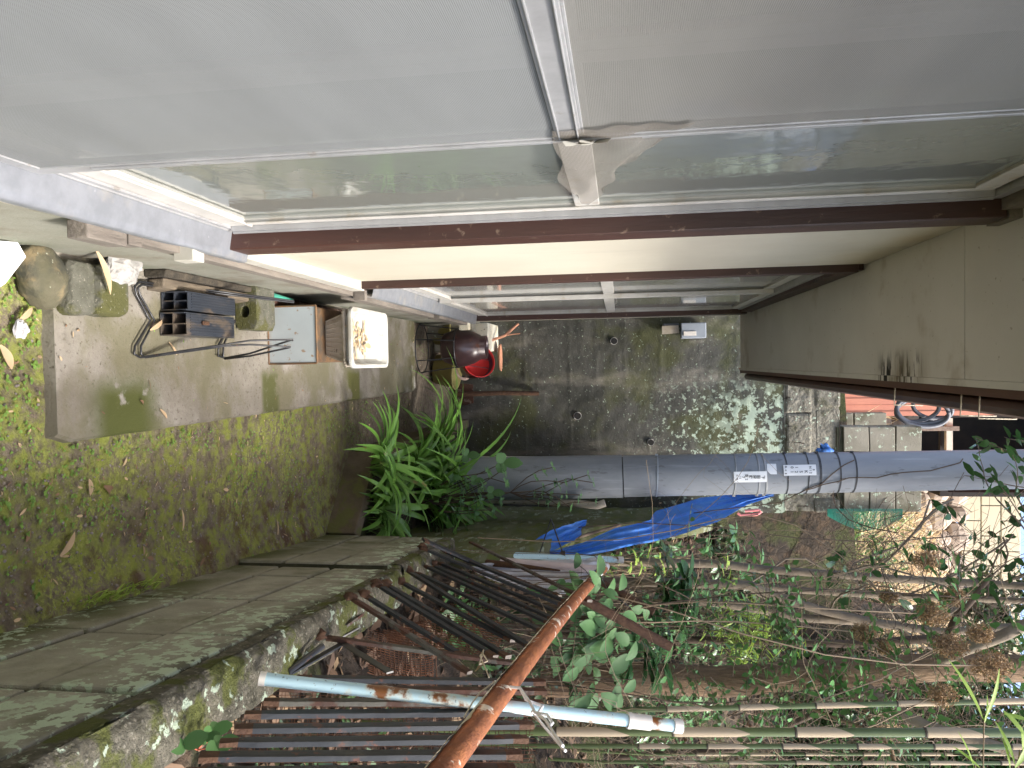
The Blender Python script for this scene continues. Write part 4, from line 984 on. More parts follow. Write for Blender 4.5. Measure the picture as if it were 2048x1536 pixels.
mb = MB(); a = AT(925, 672, Y=5.75); mb.box((a.x-.1, 5.72, .0), (a.x+.125, 6.2, AT(977, 672, Y=5.72).z)); tag(mb.build('foam_box', mt['creamf'], None, .012), 'cream foam box standing at the house corner behind the brown pot', 'foam box')
mb = MB(); mb.box((-.315, 5.54, -.02), (-.20, 5.70, AT(945, 650, Y=5.54).z), 0, .004); tag(mb.build('block_post', mt['ublock'], None, .01), 'short beige post block at the corner of the house', 'post block')
mb = MB(); pts = [AT(955, 692, Y=5.75), AT(985, 680, Y=5.9), AT(1010, 671, Y=6.05), AT(1022, 660, Y=6.15), AT(1036, 648, Y=6.25)]; mb.tube(pts, [.010, .011, .012, .013, .010], 7)
mb.tube([pts[2], AT(1030, 668, Y=6.1), AT(1040, 667, Y=6.1)], .005, 5); mb.tube([pts[0], AT(930, 700, Y=5.7)], .01, 6)
tag(mb.build('branch', mt['terra']), 'reddish dry branch propped against the end wall above the red pot', 'branch')
# rusty hoe leaning against the far wall
HO = empty('rusty_hoe'); pl_ = []
outline = [(907, 768), (928, 767), (946, 769), (946, 786), (947, 806), (930, 811), (910, 808), (905, 798), (908, 789), (905, 778)]
mb = MB(); f_ = [AT(px, py, Y=6.26) for px, py in outline]; n = len(f_)
vs = f_+[p+V((0, .012, 0)) for p in f_]; mb.add(vs, [tuple(range(n))[::-1], tuple(range(n, 2*n))]+[(k, n+k, n+(k+1) % n, (k+1) % n) for k in range(n)])
mb.build('hoe_blade', mt['rust'], HO)
mb = MB(); a, b, c2 = AT(912, 789, Y=6.25), AT(1000, 786, Y=6.26), AT(1078, 787, Y=6.31); mb.tube([a, b, c2], [.022, .020, .019], 8); mb.build('handle', mt['rusth'], HO)
origin(HO, a); tag(HO, 'rusty broad hoe with two rounded lobes leaning blade down on the end wall', 'hoe')
# ================================================================ broken railing on the block wall
rail0, rail1 = AT(850, 1590, W=.062), AT(1212, 1132, W=.115)
RL = empty('rusty_railing')
mb = MB(); n = 240; pts = []; rs = []
for i in range(n+1):
    t = i/n; p = rail0.lerp(rail1, t)+V((0, 0, -.012*math.sin(math.pi*t))); pts.append(p); rs.append(.0215-.002*t+.0005*nz(t*37+3*nz(t*5, 1), 2)+.0004*nz(t*117, 3))
mb.tube(pts, rs, 16); mb.build('top_rail', mt['railrust'], RL)
# peeled vinyl skin on its upper side
mb = MB(); vs = []; m_ = 7; n = 420; dr = (rail1-rail0).normalized(); upv = V((0, 0, 1)); sdv = dr.cross(upv).normalized(); upv = sdv.cross(dr)
for i in range(n+1):
    t = i/n*.93; p = rail0.lerp(rail1, t)+V((0, 0, -.012*math.sin(math.pi*t)))
    lo = 1.35+.22*nz(t*13, 1)+.10*nz(t*50+3*nz(t*7, 2), 4)+.12*nz(t*170+9*nz(t*11, 5), 7); hi = 2.45
    for k in range(m_+1):
        a = lo+(hi-lo)*k/m_+1.9; r_ = .0238+(.007*(1-k/m_)**3)
        vs.append(p+sdv*math.cos(a)*r_*1+upv*math.sin(a)*r_)
mb.add(vs, [(i*(m_+1)+k, i*(m_+1)+k+1, (i+1)*(m_+1)+k+1, (i+1)*(m_+1)+k) for i in range(n) for k in range(m_)], 0, True)
mb.build('peeling_skin', mt['vinylpeel'], RL)
tube_obj('blue_tape', [AT(1197, 1147, W=.127), AT(1202, 1141, W=.127)], .0225, mt['tarp'], RL, 14)
def wtop(px, py, dz=0): return AT(px, py, Z=.672+dz)
def fence_n(): return (.1221, .9925, 0)
pk = []
def picket(a, b, w_, m='picket', t=.009):
    mb = MB(); a = V(a); b = V(b); n = max(4, int((b-a).length/.03)); s_ = V(fence_n())
    d = (b-a).normalized(); s_ = (s_-d*s_.dot(d)).normalized(); tv = d.cross(s_)
    pts = [a.lerp(b, i/n)+s_*.0012*nz(i*.7, a.y*30) for i in range(n+1)]
    w_ *= 1.18; prof = [(-w_/2, 0), (-w_/4, -.0008), (w_/4, -.0008), (w_/2, 0), (w_/2, t), (-w_/2, t)]
    if tv.x < 0: prof = [(x, -y) for x, y in prof]
    vs = []; 
    for i, p in enumerate(pts):
        for j, (x, y) in enumerate(prof):
            rg_ = .0022*nz(i*2.1, j*.5+a.y*9, b.y*7) if i in (0, 1, n, n-1) else .0006*nz(i*1.7, j, a.y*7)
            vs.append(p+s_*(x+rg_)+tv*(y+rg_))
    m_ = len(prof); mb.add(vs, [(i*m_+j, i*m_+(j+1) % m_, (i+1)*m_+(j+1) % m_, (i+1)*m_+j) for i in range(n) for j in range(m_)])
    mb.add([vs[i] for i in range(m_)], [tuple(range(m_))[::-1]]); mb.add([vs[n*m_+i] for i in range(m_)], [tuple(range(m_))])
    for f in range((n-1)*m_, n*m_): mb.m[f] = 1
    for f in range(0, m_): mb.m[f] = 1
    mb.m[-1] = 2
    o = mb.build('picket', [mt[m], mt['rusth'], mt['oldwood']], RL); pk.append(o); return o
# upright pickets near the camera
for x0, y0, x1, y1, w_, m in ((595, 1352, 1090, 1361, .021, 'picket'), (560, 1372, 1092, 1379, .020, 'picketr'), (528, 1399, 1085, 1402, .019, 'picketr'), (490, 1424, 1072, 1420, .020, 'picket'),
                              (470, 1453, 1066, 1445, .020, 'picket'), (440, 1480, 1055, 1473, .020, 'picket'), (400, 1508, 1042, 1503, .021, 'picket'), (370, 1540, 1030, 1532, .020, 'picket'), (350, 1570, 1020, 1562, .020, 'picket')):
    a = AT(x0, y0, W=.075); a.z = max(a.z, .66) if False else a.z
    b = AT(x1, y1, W=.122); a = wtop(x0, y0) if a.z < .60 else a; picket(a, b, w_, m)
for x0, y0, x1, y1, m in ((655, 1272, 1049, 1326, 'picketr'), (703, 1192, 940, 1343, 'picketr'), (729, 1187, 931, 1312, 'picket'), (755, 1166, 992, 1311, 'picket'), (774, 1167, 1018, 1311, 'picket'),
                         (803, 1162, 1026, 1279, 'picket'), (818, 1140, 1069, 1296, 'picket'), (835, 1144, 1092, 1262, 'picket'), (851, 1130, 1105, 1246, 'picket'), (866, 1128, 1112, 1237, 'picket'), (880, 1124, 1125, 1225, 'picket'),
                         (845, 1094, 1133, 1212, 'picket'), (890, 1101, 1139, 1203, 'picket'), (848, 1078, 1010, 1150, 'picket'), (905, 1106, 1120, 1190, 'picketr')):
    picket(wtop(x0, y0), AT(x1, y1, W=.140), .020, m)
p_ = picket(AT(942, 1083, Z=.72), AT(1180, 1200, W=.13), .020, 'picketr')
# bits of cross bar and corroded ends
mb = MB()
for px, py in ((700, 1192), (727, 1187), (753, 1166), (772, 1165), (801, 1162), (817, 1139), (846, 1093), (888, 1100), (866, 1127), (640, 1270)):
    p = wtop(px, py)
    mb = MB()
    mb.blob(p, .013, rnd.uniform(0, 50), .9, (1, 1, 1.3), 6, 0, 0, 2.5)
    mb.build('rust_crust', mt['rusth'], RL)
mb = MB(); mb.chan(AT(690, 1250, W=.07), AT(905, 1098, W=.08), .014, .006, (0, 0, 1)); mb.chan(AT(1030, 1340, W=.11), AT(1165, 1170, W=.135), .02, .010, (0, 0, 1)); mb.build('cross_bar', mt['picketr'], RL)
tube_obj('brace_bar', [AT(575, 1345, Z=.665), AT(645, 1292, Z=.70)], .008, mt['blackm'], RL)
mb = MB(); mb.bar(AT(570, 1352, Z=.66), AT(694, 1282, W=.085), .018, .004, (0, 0, 1)); mb.bar(AT(680, 1283, W=.085), AT(780, 1345, W=.10), .018, .004, (0, 0, 1)); mb.build('angle_brace', mt['blackm'], RL)
mb = MB(); mb.bar(AT(676, 1275, W=.10), AT(752, 1233, W=.12), .024, .004, (0, 0, 1)); mb.build('grey_strip', mt['alu'], RL)
origin(RL, wtop(640, 1270)); tag(RL, 'collapsed black picket railing with a rusted orange top rail lying along the block wall', 'railing')
# rusty wire mesh behind the pickets
mb = MB()
for k in range(34):
    t = k/33; a = AT(735, 1345-t*140, W=.20); b = AT(870-t*10, 1370-t*160, W=.24); pts = []
    for q in range(9):
        u = q/8; p = a.lerp(b, u)+V((.02*math.sin(u*3.1), .0, .03*math.sin(u*math.pi*1.0)+.008*nz(k*.4, u*3))); pts.append(p)
    mb.tube(pts, .0017, 3, caps=False)
for k in range(16):
    t = k/15; pts = [AT(735+125*t+10*nz(u, t*3), 1350+22*t-(140+12*t)*u/8, W=.20+.04*t)+V((.02*math.sin(u/8*3), 0, .02)) for u in range(9)]
    mb.tube(pts, .0017, 3, caps=False)
tag(mb.build('rusty_mesh', mt['meshr']), 'curled sheet of rusty wire mesh lying behind the leaning pickets', 'wire mesh')
mb = MB()
for k in range(26):
    t = k/25; px = 780+230*t
    mb.tube([AT(px+28*u-14, 1185+45*t+100*u, W=.22)+V((0, 0, -.02+.02*math.sin(u*6+k))) for u in (0, .2, .4, .6, .8, 1)], .0017, 3, caps=False)
for k in range(22):
    t = k/21; mb.tube([AT(780+230*u, 1182+45*u+100*t, W=.22)+V((0, 0, -.02+.01*math.sin(u*9+k))) for u in (0, .2, .4, .6, .8, 1)], .0017, 3, caps=False)
tag(mb.build('rusty_mesh', mt['meshr']), 'flat rusty wire mesh under the fanned out leaning pickets', 'wire mesh')
mb = MB()
for k in range(60):
    t = k/59; mb.tube([AT(460+600*t, 1375+150*u, W=.17)+V((0, 0, .005*math.sin(k*2+u*8))) for u in (0, .25, .5, .75, 1)], .0008, 3, caps=False)
for k in range(20):
    t = k/19; mb.tube([AT(450+620*u, 1375+150*t, W=.17)+V((0, 0, .004*math.sin(k+u*12))) for u in (0, .25, .5, .75, 1)], .0008, 3, caps=False)
tag(mb.build('rusty_mesh', mt['meshr']), 'upright rusty wire mesh close behind the straight black pickets', 'wire mesh')
# vinyl coated poles
def vpole(name, a, b, r, m, lab, joints=(), caps=(), n=40):
    o = empty(name); mb = MB(); pts = [a.lerp(b, i/n) for i in range(n+1)]; rs = [r*(1+.02*nz(i*.9, r*100))*(1.13 if any(abs(i/n-j) < .018 for j in joints) else 1) for i in range(n+1)]
    mb.tube(pts, rs, 18); mb.build('pole_tube', mt[m], o)
    for t0, t1, k in caps: tube_obj('coupling', [a.lerp(b, t0), a.lerp(b, t1)], r*k, mt['cap'], o, 18)
    origin(o, a); tag(o, lab, 'garden pole'); return o
a, b = AT(521, 1357, W=.03), AT(1363, 1453, W=.17)
vpole('blue_garden_pole', a, b, .0128, 'bluep', 'long pale blue vinyl coated pole with white couplings tied across the near pickets', (.27,), ((-.002, .012, 1.08), (.87, .92, 1.22), (.862, .872, 1.32), (.978, 1.0, 1.2)))
vpole('blue_garden_pole', AT(925, 1106, W=.10), AT(1246, 1120, W=.16), .0165, 'bluep', 'shorter pale blue pole with a rust spot near its white cap, beside the blue tarp', (.2,), ((.965, 1.0, 1.12),))
vpole('pinkish_garden_pole', AT(935, 1116, W=.13), AT(1212, 1140, W=.15), .0185, 'pink', 'faded pinkish white pole split open along a rusty strip', (), ())
mb = MB(); a, b = AT(935, 1121, W=.125), AT(1120, 1141, W=.135); mb.tube([a, a.lerp(b, .5), b], [.0175, .015, .004], 10); mb.build('rusty_split', mt['rusth'], bpy.data.objects['pinkish_garden_pole'])
bpy.data.objects['rusty_split'].location -= bpy.data.objects['pinkish_garden_pole'].location
for (x0, y0, x1, y1, r, lab) in ((1192, 1158, 1308, 1224, .0165, 'shorter rusty brown pipe poking beyond the end of the railing into the leaves'), (1165, 1198, 1342, 1294, .019, 'longer rusty brown pipe with flaking holes poking into the leaves below the other')):
    a, b = AT(x0, y0, W=.16), AT(x1, y1, Y=3.3 if r < .017 else 2.9); mb = MB(); n = 40
    mb.tube([a.lerp(b, i/n) for i in range(n+1)], [r*(1+.06*nz(i*.8, r*999)) for i in range(n+1)], 12)
    if r > .017:
        mb2 = MB(); s_ = V((0, 0, 1)); vs = []
        for i in range(21):
            p = a.lerp(b, .45+.55*i/20); vs += [p+V((-.016, -.012, .012)), p+V((-.012-.012*abs(nz(i*.9, 3)), -.014, .020+.012*nz(i*1.3, 1)))]
        mb2.add(vs, [(2*k, 2*k+2, 2*k+3, 2*k+1) for k in range(20)])
    o = mb.build('rusty_pipe', mt['rusth']); tag(o, lab, 'pipe', 'rusty pipes')
    if r > .017: mb2.build('rust_flake', mt['rust'], o)
# twine ties
tw = empty('white_twine'); base = AT(1030, 1382, W=.10)
def sq(pts, dep=None): return [AT(px, py, W=w_) for px, py, w_ in pts]
tube_obj('twine', sq([(990, 1363, .07), (1000, 1372, .06), (1040, 1376, .06), (1052, 1400, .07), (1085, 1412, .08), (1075, 1428, .06), (1064, 1423, .055)]), .0030, mt['ribbon'], tw, 5)
tube_obj('twine', sq([(1064, 1423, .085), (1078, 1440, .08), (1090, 1455, .08), (1131, 1502, .08)]), .0028, mt['ribbon'], tw, 5)
tube_obj('twine', sq([(1066, 1421, .055), (1092, 1441, .05), (1110, 1470, .045), (1126, 1492, .045)]), .0028, mt['ribbon'], tw, 5)
tube_obj('twine', sq([(1042, 1378, .06), (1060, 1404, .07), (1070, 1425, .05), (1095, 1430, .05), (1105, 1446, .05), (1098, 1453, .05)]), .0030, mt['ribbon'], tw, 5)
tube_obj('twine', sq([(990, 1363, .07), (960, 1385, .06), (945, 1405, .055), (928, 1435, .06)]), .0016, mt['vinylpeel'], tw, 5)
origin(tw, base); tag(tw, 'white plastic twine tying the blue pole to the rusty rail', 'twine')
t2 = tube_obj('twine', sq([(978, 1355, .1), (968, 1330, .1), (960, 1312, .1), (967, 1300, .1), (962, 1318, .1), (958, 1330, .1), (975, 1322, .1), (966, 1308, .1)]), .0018, mt['vinylpeel'], None, 5); tag(t2, 'pale loose wire tie sticking up from the middle of the rusty rail', 'wire tie')
t2 = tube_obj('wire_tie', sq([(1185, 1160, .12), (1170, 1140, .11), (1150, 1125, .1), (1158, 1108, .1), (1190, 1112, .11), (1210, 1135, .12), (1205, 1160, .12), (1215, 1180, .13), (1260, 1215, .2)]), .0022, mt['blackm'], None, 5); tag(t2, 'dark wire looped round the far end of the rusty rail', 'wire tie')
mb = MB(); c_ = AT(385, 1470, W=.13)
for k in range(4):
    pts = [c_+V((.012*math.cos(a*.6+k)*(1+.2*k), .02*math.sin(a*.6+k), .022*math.cos(a*.6+k*.5)+.005*k)) for a in range(12)]; mb.tube(pts, .0014, 5)
for k in range(9): mb.tube([c_+V((0, .0, -.01)), c_+V((rnd.uniform(-.02, .02), rnd.uniform(-.03, .03), rnd.uniform(-.06, -.02)))], .0008, 3)
tag(mb.build('cord_coil', mt['redtwine']), 'frayed reddish cord coil beside the ivy leaves on the wall top', 'cord')
mb = MB(); mb.tube([AT(265, 1485, W=.09), AT(235, 1515, W=.09), AT(195, 1550, W=.09)], [.006, .013, .011], 8); tag(mb.build('wood_stick', mt['plank']), 'short brown stick lying on the mossy wall top', 'stick')
# black folded steel bracket
mb = MB(); pp = [AT(1078, 1110, Y=3.9), AT(1102, 1038, Y=3.9), AT(1126, 1106, Y=3.9)]
mb.bar(pp[0], pp[1], .016, .006, (0, 1, 0)); mb.bar(pp[1], pp[2], .016, .006, (0, 1, 0)); mb.bar(AT(1050, 1128, Y=3.92), AT(1126, 1106, Y=3.92), .008, .006, (0, 1, 0)); mb.box(tuple(pp[2]-V((.012, .01, .012))), tuple(pp[2]+V((.012, .01, .012))))
tag(mb.build('black_bracket', mt['blackm'], None, .001), 'black folding steel bracket standing as an upside down V beside the tarp', 'bracket')
# blue tarp draped over the bank, gathered towards the wall
def cloth(name, top, bot, n, m, wav, mm, seed, thick=.004):
    """strip between two polylines of world points"""
    def samp(P_, t):
        f = t*(len(P_)-1); i = min(int(f), len(P_)-2); return P_[i].lerp(P_[i+1], f-i)
    mb = MB(); vs = []
    for i in range(n+1):
        t = i/n; a, b = samp(top, t), samp(bot, t)
        for k in range(m+1):
            u = k/m; p = a.lerp(b, u)
            wv = wav*(math.sin(u*19+seed+3*nz(t*2, seed)+t*2)*.5+nz(u*5+seed, t*3)+.35*nz(u*14, t*11, seed))
            vs.append(p+V((-.35, -.8, .35))*wv+V((0, 0, .02*nz(t*7, u, seed)*(1 if 0 < k < m else 1.6))))
    mb.add(vs, [(i*(m+1)+k, i*(m+1)+k+1, (i+1)*(m+1)+k+1, (i+1)*(m+1)+k) for i in range(n) for k in range(m)], 0, True)
    return mb.build(name, mm)
D = lambda px, py, y: AT(px, py, Y=y)
DT = lambda px, py, y: AT(px, py, Y=y-.22)
tp = [DT(1550, 986, 6.15), DT(1480, 988, 6.1), DT(1400, 996, 6.0), DT(1315, 1022, 5.6), DT(1300, 1040, 5.2), DT(1230, 1056, 4.9), D(1170, 1084, 4.5), D(1110, 1100, 4.2), D(1040, 1100, 4.15), D(985, 1100, 4.1)]
bt = [DT(1548, 992, 6.15), DT(1490, 1012, 6.0), DT(1430, 1045, 5.6), DT(1370, 1066, 5.3), DT(1300, 1085, 4.95), DT(1230, 1100, 4.6), D(1180, 1108, 4.3), D(1110, 1124, 4.1), D(1030, 1118, 4.15), D(975, 1112, 4.1)]
TP = cloth('blue_tarp', tp, bt, 90, 26, .024, mt['tarp'], 2); tag(TP, 'bright blue tarp draped down the bank from behind the pole', 'tarp')
tp2 = [D(1173, 1040, 4.6), D(1145, 1046, 4.45), D(1100, 1062, 4.3), D(1050, 1092, 4.1)]; bt2 = [D(1170, 1052, 4.6), D(1150, 1080, 4.4), D(1110, 1100, 4.2), D(1040, 1112, 4.0)]
TQ = cloth('tarp_corner', tp2, bt2, 40, 14, .02, mt['tarp'], 7); TQ.parent = TP
tp3 = [D(1210, 1112, 3.9), D(1140, 1118, 3.8), D(1010, 1122, 3.7), D(930, 1128, 3.5)]; bt3 = [D(1190, 1165, 3.6), D(1120, 1195, 3.4), D(1020, 1170, 3.4), D(940, 1140, 3.3)]
o = cloth('plastic_sheet', tp3, bt3, 50, 24, .045, mt['whitebag'], 4); tag(o, 'crumpled translucent white plastic sheet under the leaning poles at the end of the tarp', 'plastic sheet')
for f in o.data.polygons: f.use_smooth = False
mb = MB(); c_ = D(1648, 901, 6.2)
for k in range(5): mb.blob(c_+V((rnd.uniform(-.03, .03), rnd.uniform(-.02, .02), rnd.uniform(-.04, .04))), .03, k*7, .9, (1, .7, 1.1), 6, 0, 0, 2.5)
vs = [D(1600, 909, 6.2), D(1640, 902, 6.2), D(1645, 909, 6.2), D(1655, 893, 6.2), D(1640, 886, 6.2), D(1648, 900, 6.2)]; mb.add(vs, [(0, 2, 1), (3, 5, 4)])
tag(mb.build('tarp_knot', mt['tarp']), 'small knotted blue tarp corner tied beside the upper part of the pole', 'tarp knot')
mb = MB(); pts = [D(1448, 1024, 5.9), D(1475, 1026, 5.9), D(1482, 1031, 5.9), D(1515, 1029, 5.9), D(1522, 1024, 5.9), D(1518, 1020, 5.9), D(1490, 1022, 5.9)]
mb.tube(pts[1:], .011, 8); tag(mb.build('umbrella_handle', mat('pink_handle_paint', (.75, .25, .24), rough=.4)), 'pink curved handle lying at the top of the bank', 'handle')
mb = MB(); mb.bar(D(1265, 1062, 5.0), D(1318, 1064, 5.0), .014, .008, (0, 1, 0)); tag(mb.build('rusty_bar', mt['rusth']), 'short rusty bar lying on the blue tarp', 'bar')
for i, (q0, q1, q2) in enumerate((((950, 1118), (1040, 1082), (1130, 1052)), ((1010, 1124), (1130, 1082), (1240, 1050)))):
    o = tube_obj('bamboo_cane', [D(*q0, 3.9), D(*q1, 4.4), D(*q2, 5.0)], .011, mt['twigd'], None, 6)
    tag(o, ('dark cane lying along the top of the mossy side wall, nearer the pole', 'dark cane lying beside the blue tarp, farther from the pole')[i], 'cane', 'canes on the side wall')
# green netting on the upper blocks
mb = MB()
for s_ in range(2):
    for k in range(26):
        t = k/25
        if s_ == 0: pts = [D(1655+150*t+14*nz(u, t*4, 1), 1018+(14+28*math.sin(t*3))*u/5, 6.28-.03*nz(u, k)) for u in range(6)]
        else: pts = [D(1655+150*u/12+5*nz(u, k, 2), 1018+(14+28*math.sin(u/4))*t, 6.28-.03*nz(u, k)) for u in range(13)]
        mb.tube(pts, .0018, 3, caps=False)
tag(mb.build('green_net', mt['gnet']), 'crumpled green plastic netting hanging over the upper pale blocks', 'netting')
# coil of grey hose hanging under the eave end
mb = MB()
def loop(cx, cy, ax, ay, Y_, tl, k0, n=34, s=1):
    return [D(cx+ax*math.cos(2*math.pi*i/n+k0)+tl*math.sin(2*math.pi*i/n+k0), cy+ay*math.sin(2*math.pi*i/n+k0), Y_+.02*math.sin(i*.4+k0)) for i in range(int(n*s)+1)]
mb.tube(loop(1845, 824, 52, 30, 6.6, 8, 0), .017, 8); mb.tube(loop(1835, 819, 42, 24, 6.65, -10, 1), .017, 8); mb.tube(loop(1865, 816, 38, 22, 6.7, 10, 2), .017, 8); mb.tube(loop(1850, 814, 56, 34, 6.62, -4, .5, s=.6), .017, 8)
tag(mb.build('hose_coil', mt['cable']), 'coil of dark grey hose hanging below the gutter in front of the coral siding', 'hose')
# ================================================================ vegetation
def hit(px, py, y0=1.0, y1=14):
    """point of the bank seen at a measured spot"""
    y = y0
    while y < y1:
        p = AT(px, py, Y=y)
        if p.x > (wallx(y, .1) if y < 3.4 else sidex(y)+.1 if y < 6.4 else 1.1) and p.z < hill(p.x, y): return p
        y += .05
    return AT(px, py, Y=y1)
def ong(x, y): return V((x, y, hill(x, y)))
def rv(s=1): return V((rnd.uniform(-s, s), rnd.uniform(-s, s), rnd.uniform(-s, s)))
def curve(p, q, bend=.1, n=6):
    p = V(p); q = V(q); L = (q-p).length; m = rv(bend*L); m2 = rv(bend*L*.5)
    return [p.lerp(q, i/n)+m*math.sin(math.pi*i/n)+m2*math.sin(2*math.pi*i/n) for i in range(n+1)]
def sprig(ms, ml, p, d, L, nl, ls, r=.0025, droop=.2, shape=0, wr=.45, up=V((0, 0, 1)), pair=True, seg=3):
    """a stem with leaves along it"""
    p = V(p); d = V(d).normalized(); pts = [p.copy()]; q = p.copy(); n = 7
    for i in range(n):
        d = (d+rv(.14)-V((0, 0, droop/n))).normalized(); q = q+d*(L/n); pts.append(q.copy())
    if ms is not None: ms.tube(pts, [r*(1-.6*i/n) for i in range(n+1)], 5, caps=False)
    for k in range(nl):
        t = .15+.85*(k+rnd.random()*.5)/nl; f = min(t, .999)*n; i = int(f); b = pts[i].lerp(pts[i+1], f-i); dd = (pts[i+1]-pts[i]).normalized()
        sd = dd.cross(V((rnd.uniform(-.4, .4), rnd.uniform(-.4, .4), 1))).normalized()*(1 if k % 2 else -1)
        if not pair: sd = rv().normalized()
        ld = (dd*.5+sd+V((0, 0, rnd.uniform(-.25, .3)))).normalized(); s_ = ls*rnd.uniform(.65, 1.15)
        ml.leaf(b+ld*s_*.1, ld, up+rv(.5), s_, s_*wr, rnd.uniform(.1, .6), seg, 0, shape)
    return pts
def plant(name, lab, cat, parts, base, group=None):
    o = empty(name)
    for nm, mb, m in parts:
        if mb.v: mb.build(nm, mt[m], o)
    origin(o, base); return tag(o, lab, cat, group)
# --- strappy clump in the raised bed
def strapclump(px, py, y, n, L, lean, lab):
    base = AT(px, py, Y=y); base.z = .14; mb = MB()
    for k in range(int(n*.85)):
        a = rnd.uniform(0, 2*math.pi); r_ = rnd.uniform(0, .09); b = base+V((r_*math.cos(a), r_*math.sin(a), 0))
        d = V((math.cos(a)*.55+lean[0], math.sin(a)*.55+lean[1], 1)); l_ = L*rnd.uniform(.7, 1.25)
        mb.leaf(b, d, V((-math.cos(a), -math.sin(a), .5)), l_, rnd.uniform(.030, .043), rnd.uniform(1.0, 2.5), 11, 0, 1, .22)
    return plant('strap_leaf_plant', lab, 'plant', [('leaves', mb, 'strap')], base, 'strap leaved clumps in the raised bed')
strapclump(735, 925, 3.8, 40, .40, (-.35, -.2), 'glossy strap leaved clump at the near left corner of the raised bed')
strapclump(815, 935, 4.45, 46, .44, (-.25, -.1), 'tall glossy strap leaved clump in the middle of the raised bed')
strapclump(860, 890, 4.9, 30, .42, (-.3, 0), 'strap leaved clump nearest the end wall with leaves over the curb')
strapclump(745, 1010, 3.85, 42, .40, (.1, -.2), 'strap leaved clump leaning on the end of the block wall')
strapclump(875, 985, 4.65, 44, .70, (.2, 0), 'strap leaved clump in front of the foot of the utility pole')
mb = MB(); c_ = AT(720, 1010, Y=3.75); c_.z = .15
for k in range(150):
    b = c_+V((rnd.uniform(-.22, .2), rnd.uniform(-.12, .3), 0)); mb.leaf(b, V((rnd.uniform(-.6, .6), rnd.uniform(-.6, .6), 1)), rv(), rnd.uniform(.08, .2), .005, rnd.uniform(.5, 1.6), 5, 0, 1)
tag(mb.build('grass', mt['grass']), 'thin green grass growing behind the curb at the front of the bed', 'grass', kind='stuff')
def simple(name, lab, cat, base, stems, m='ivy', **k):
    ms, ml = MB(), MB()
    for d, L, nl, ls in stems: sprig(ms, ml, base+rv(.02), d, L, nl, ls, **k)
    return plant(name, lab, cat, [('stem', ms, 'twigd'), ('leaves', ml, m)], base)
b_ = AT(890, 1000, Y=4.7); b_.z = .15
ml = MB(); ms = MB()
for px, py, s_ in ((1008, 925, .12), (935, 910, .085), (985, 985, .08), (905, 955, .06), (950, 960, .06)):
    p = AT(px, py, Y=4.5); ms.tube([b_, p], .003, 5)
    for sgn in (-1, 0, 1): ml.leaf(p, (sgn*.6, -.2, .9 if sgn == 0 else -.35), (-.3, -1, .3), s_*(1 if sgn == 0 else .6), s_*.62, .3, 5, 0, 0)
plant('arrowhead_leaf_plant', 'broad arrowhead leaves rising in front of the base of the pole', 'plant', [('stem', ms, 'twigd'), ('leaves', ml, 'kudzu')], b_)
def whorl(ml, p, d, ls, n=7):
    d = V(d).normalized(); o = d.orthogonal().normalized(); q = d.cross(o)
    for k in range(n):
        a = 2*math.pi*k/n+rnd.random(); ld = (o*math.cos(a)+q*math.sin(a)+d*.35); ml.leaf(p, ld, d, ls*rnd.uniform(.7, 1.1), ls*.34, .5, 3)
ms, ml = MB(), MB(); b_ = AT(930, 1010, Y=4.6); b_.z = .15
for px, py in ((1105, 935), (1130, 965), (1185, 965), (1160, 990), (1100, 990), (1115, 1010), (1140, 1015), (1190, 1003), (1175, 950)):
    p = AT(px, py, Y=4.55); f_ = AT(1020, 985, Y=4.6); pts = curve(b_, f_, .05, 3)+curve(f_, p, .12, 4)[1:]; ms.tube(pts, .003, 5)
    for t in (.6, .8, 1): whorl(ml, f_.lerp(p, t), p-f_, .042)
for px, py in ((975, 945), (965, 970), (1000, 1000), (985, 1020), (960, 1000), (1010, 965), (950, 1025), (1005, 940)):
    p = AT(px, py, Y=4.5); ms.tube(curve(b_, p, .1, 4), .003, 5); whorl(ml, p, p-b_, .055, 8); whorl(ml, b_.lerp(p, .7), p-b_, .05, 7)
plant('whorled_plant', 'slender stems with whorled bluish green leaves in front of the pole', 'plant', [('stem', ms, 'twigd'), ('leaves', ml, 'ivy')], b_)
strapclump(935, 975, 4.9, 44, .86, (.0, -.1), 'tallest strap leaved clump hiding the foot of the utility pole')
strapclump(905, 915, 4.9, 34, .72, (-.3, 0), 'strap leaved clump between the pole and the rusty hoe')
# --- ivy leaves on the near wall top
ml, ms = MB(), MB(); b_ = AT(395, 1500, W=.12)
for px, py, s_ in ((368, 1488, .040), (428, 1462, .032), (436, 1492, .034), (412, 1478, .024)):
    p = AT(px, py, W=.10); ms.tube([b_, p], .0012, 5)
    for sg in (-1, 0, 1): ml.leaf(p, (-.2, sg*.9, .5 if sg == 0 else -.2), (-.6, -.5, .6), s_*(1.2 if sg == 0 else .8), s_*.8, .2, 4, 0, 2)
plant('ivy', 'three lobed green ivy leaves on the wall top beside the red cord', 'ivy', [('stem', ms, 'redtwine'), ('leaves', ml, 'kudzu')], b_)
ml, ms = MB(), MB(); b_ = AT(330, 1165, Z=.04)
for k in range(90):
    p = V((wallx(2, -.01)-rnd.uniform(0, .03), 0, 0)); y = rnd.uniform(1.72, 2.02); p = V((wallx(y, -.012)-rnd.uniform(0, .02), y, rnd.uniform(.02, .08)))
    ml.leaf(p, (-.5, rnd.uniform(-1, 1), rnd.uniform(.1, 1)), (-1, 0, .3), rnd.uniform(.03, .05), .006, .8, 4, 0, 1)
tag(ml.build('fern', mt['fern']), 'small yellow green fern growing at the foot of the block wall', 'fern')
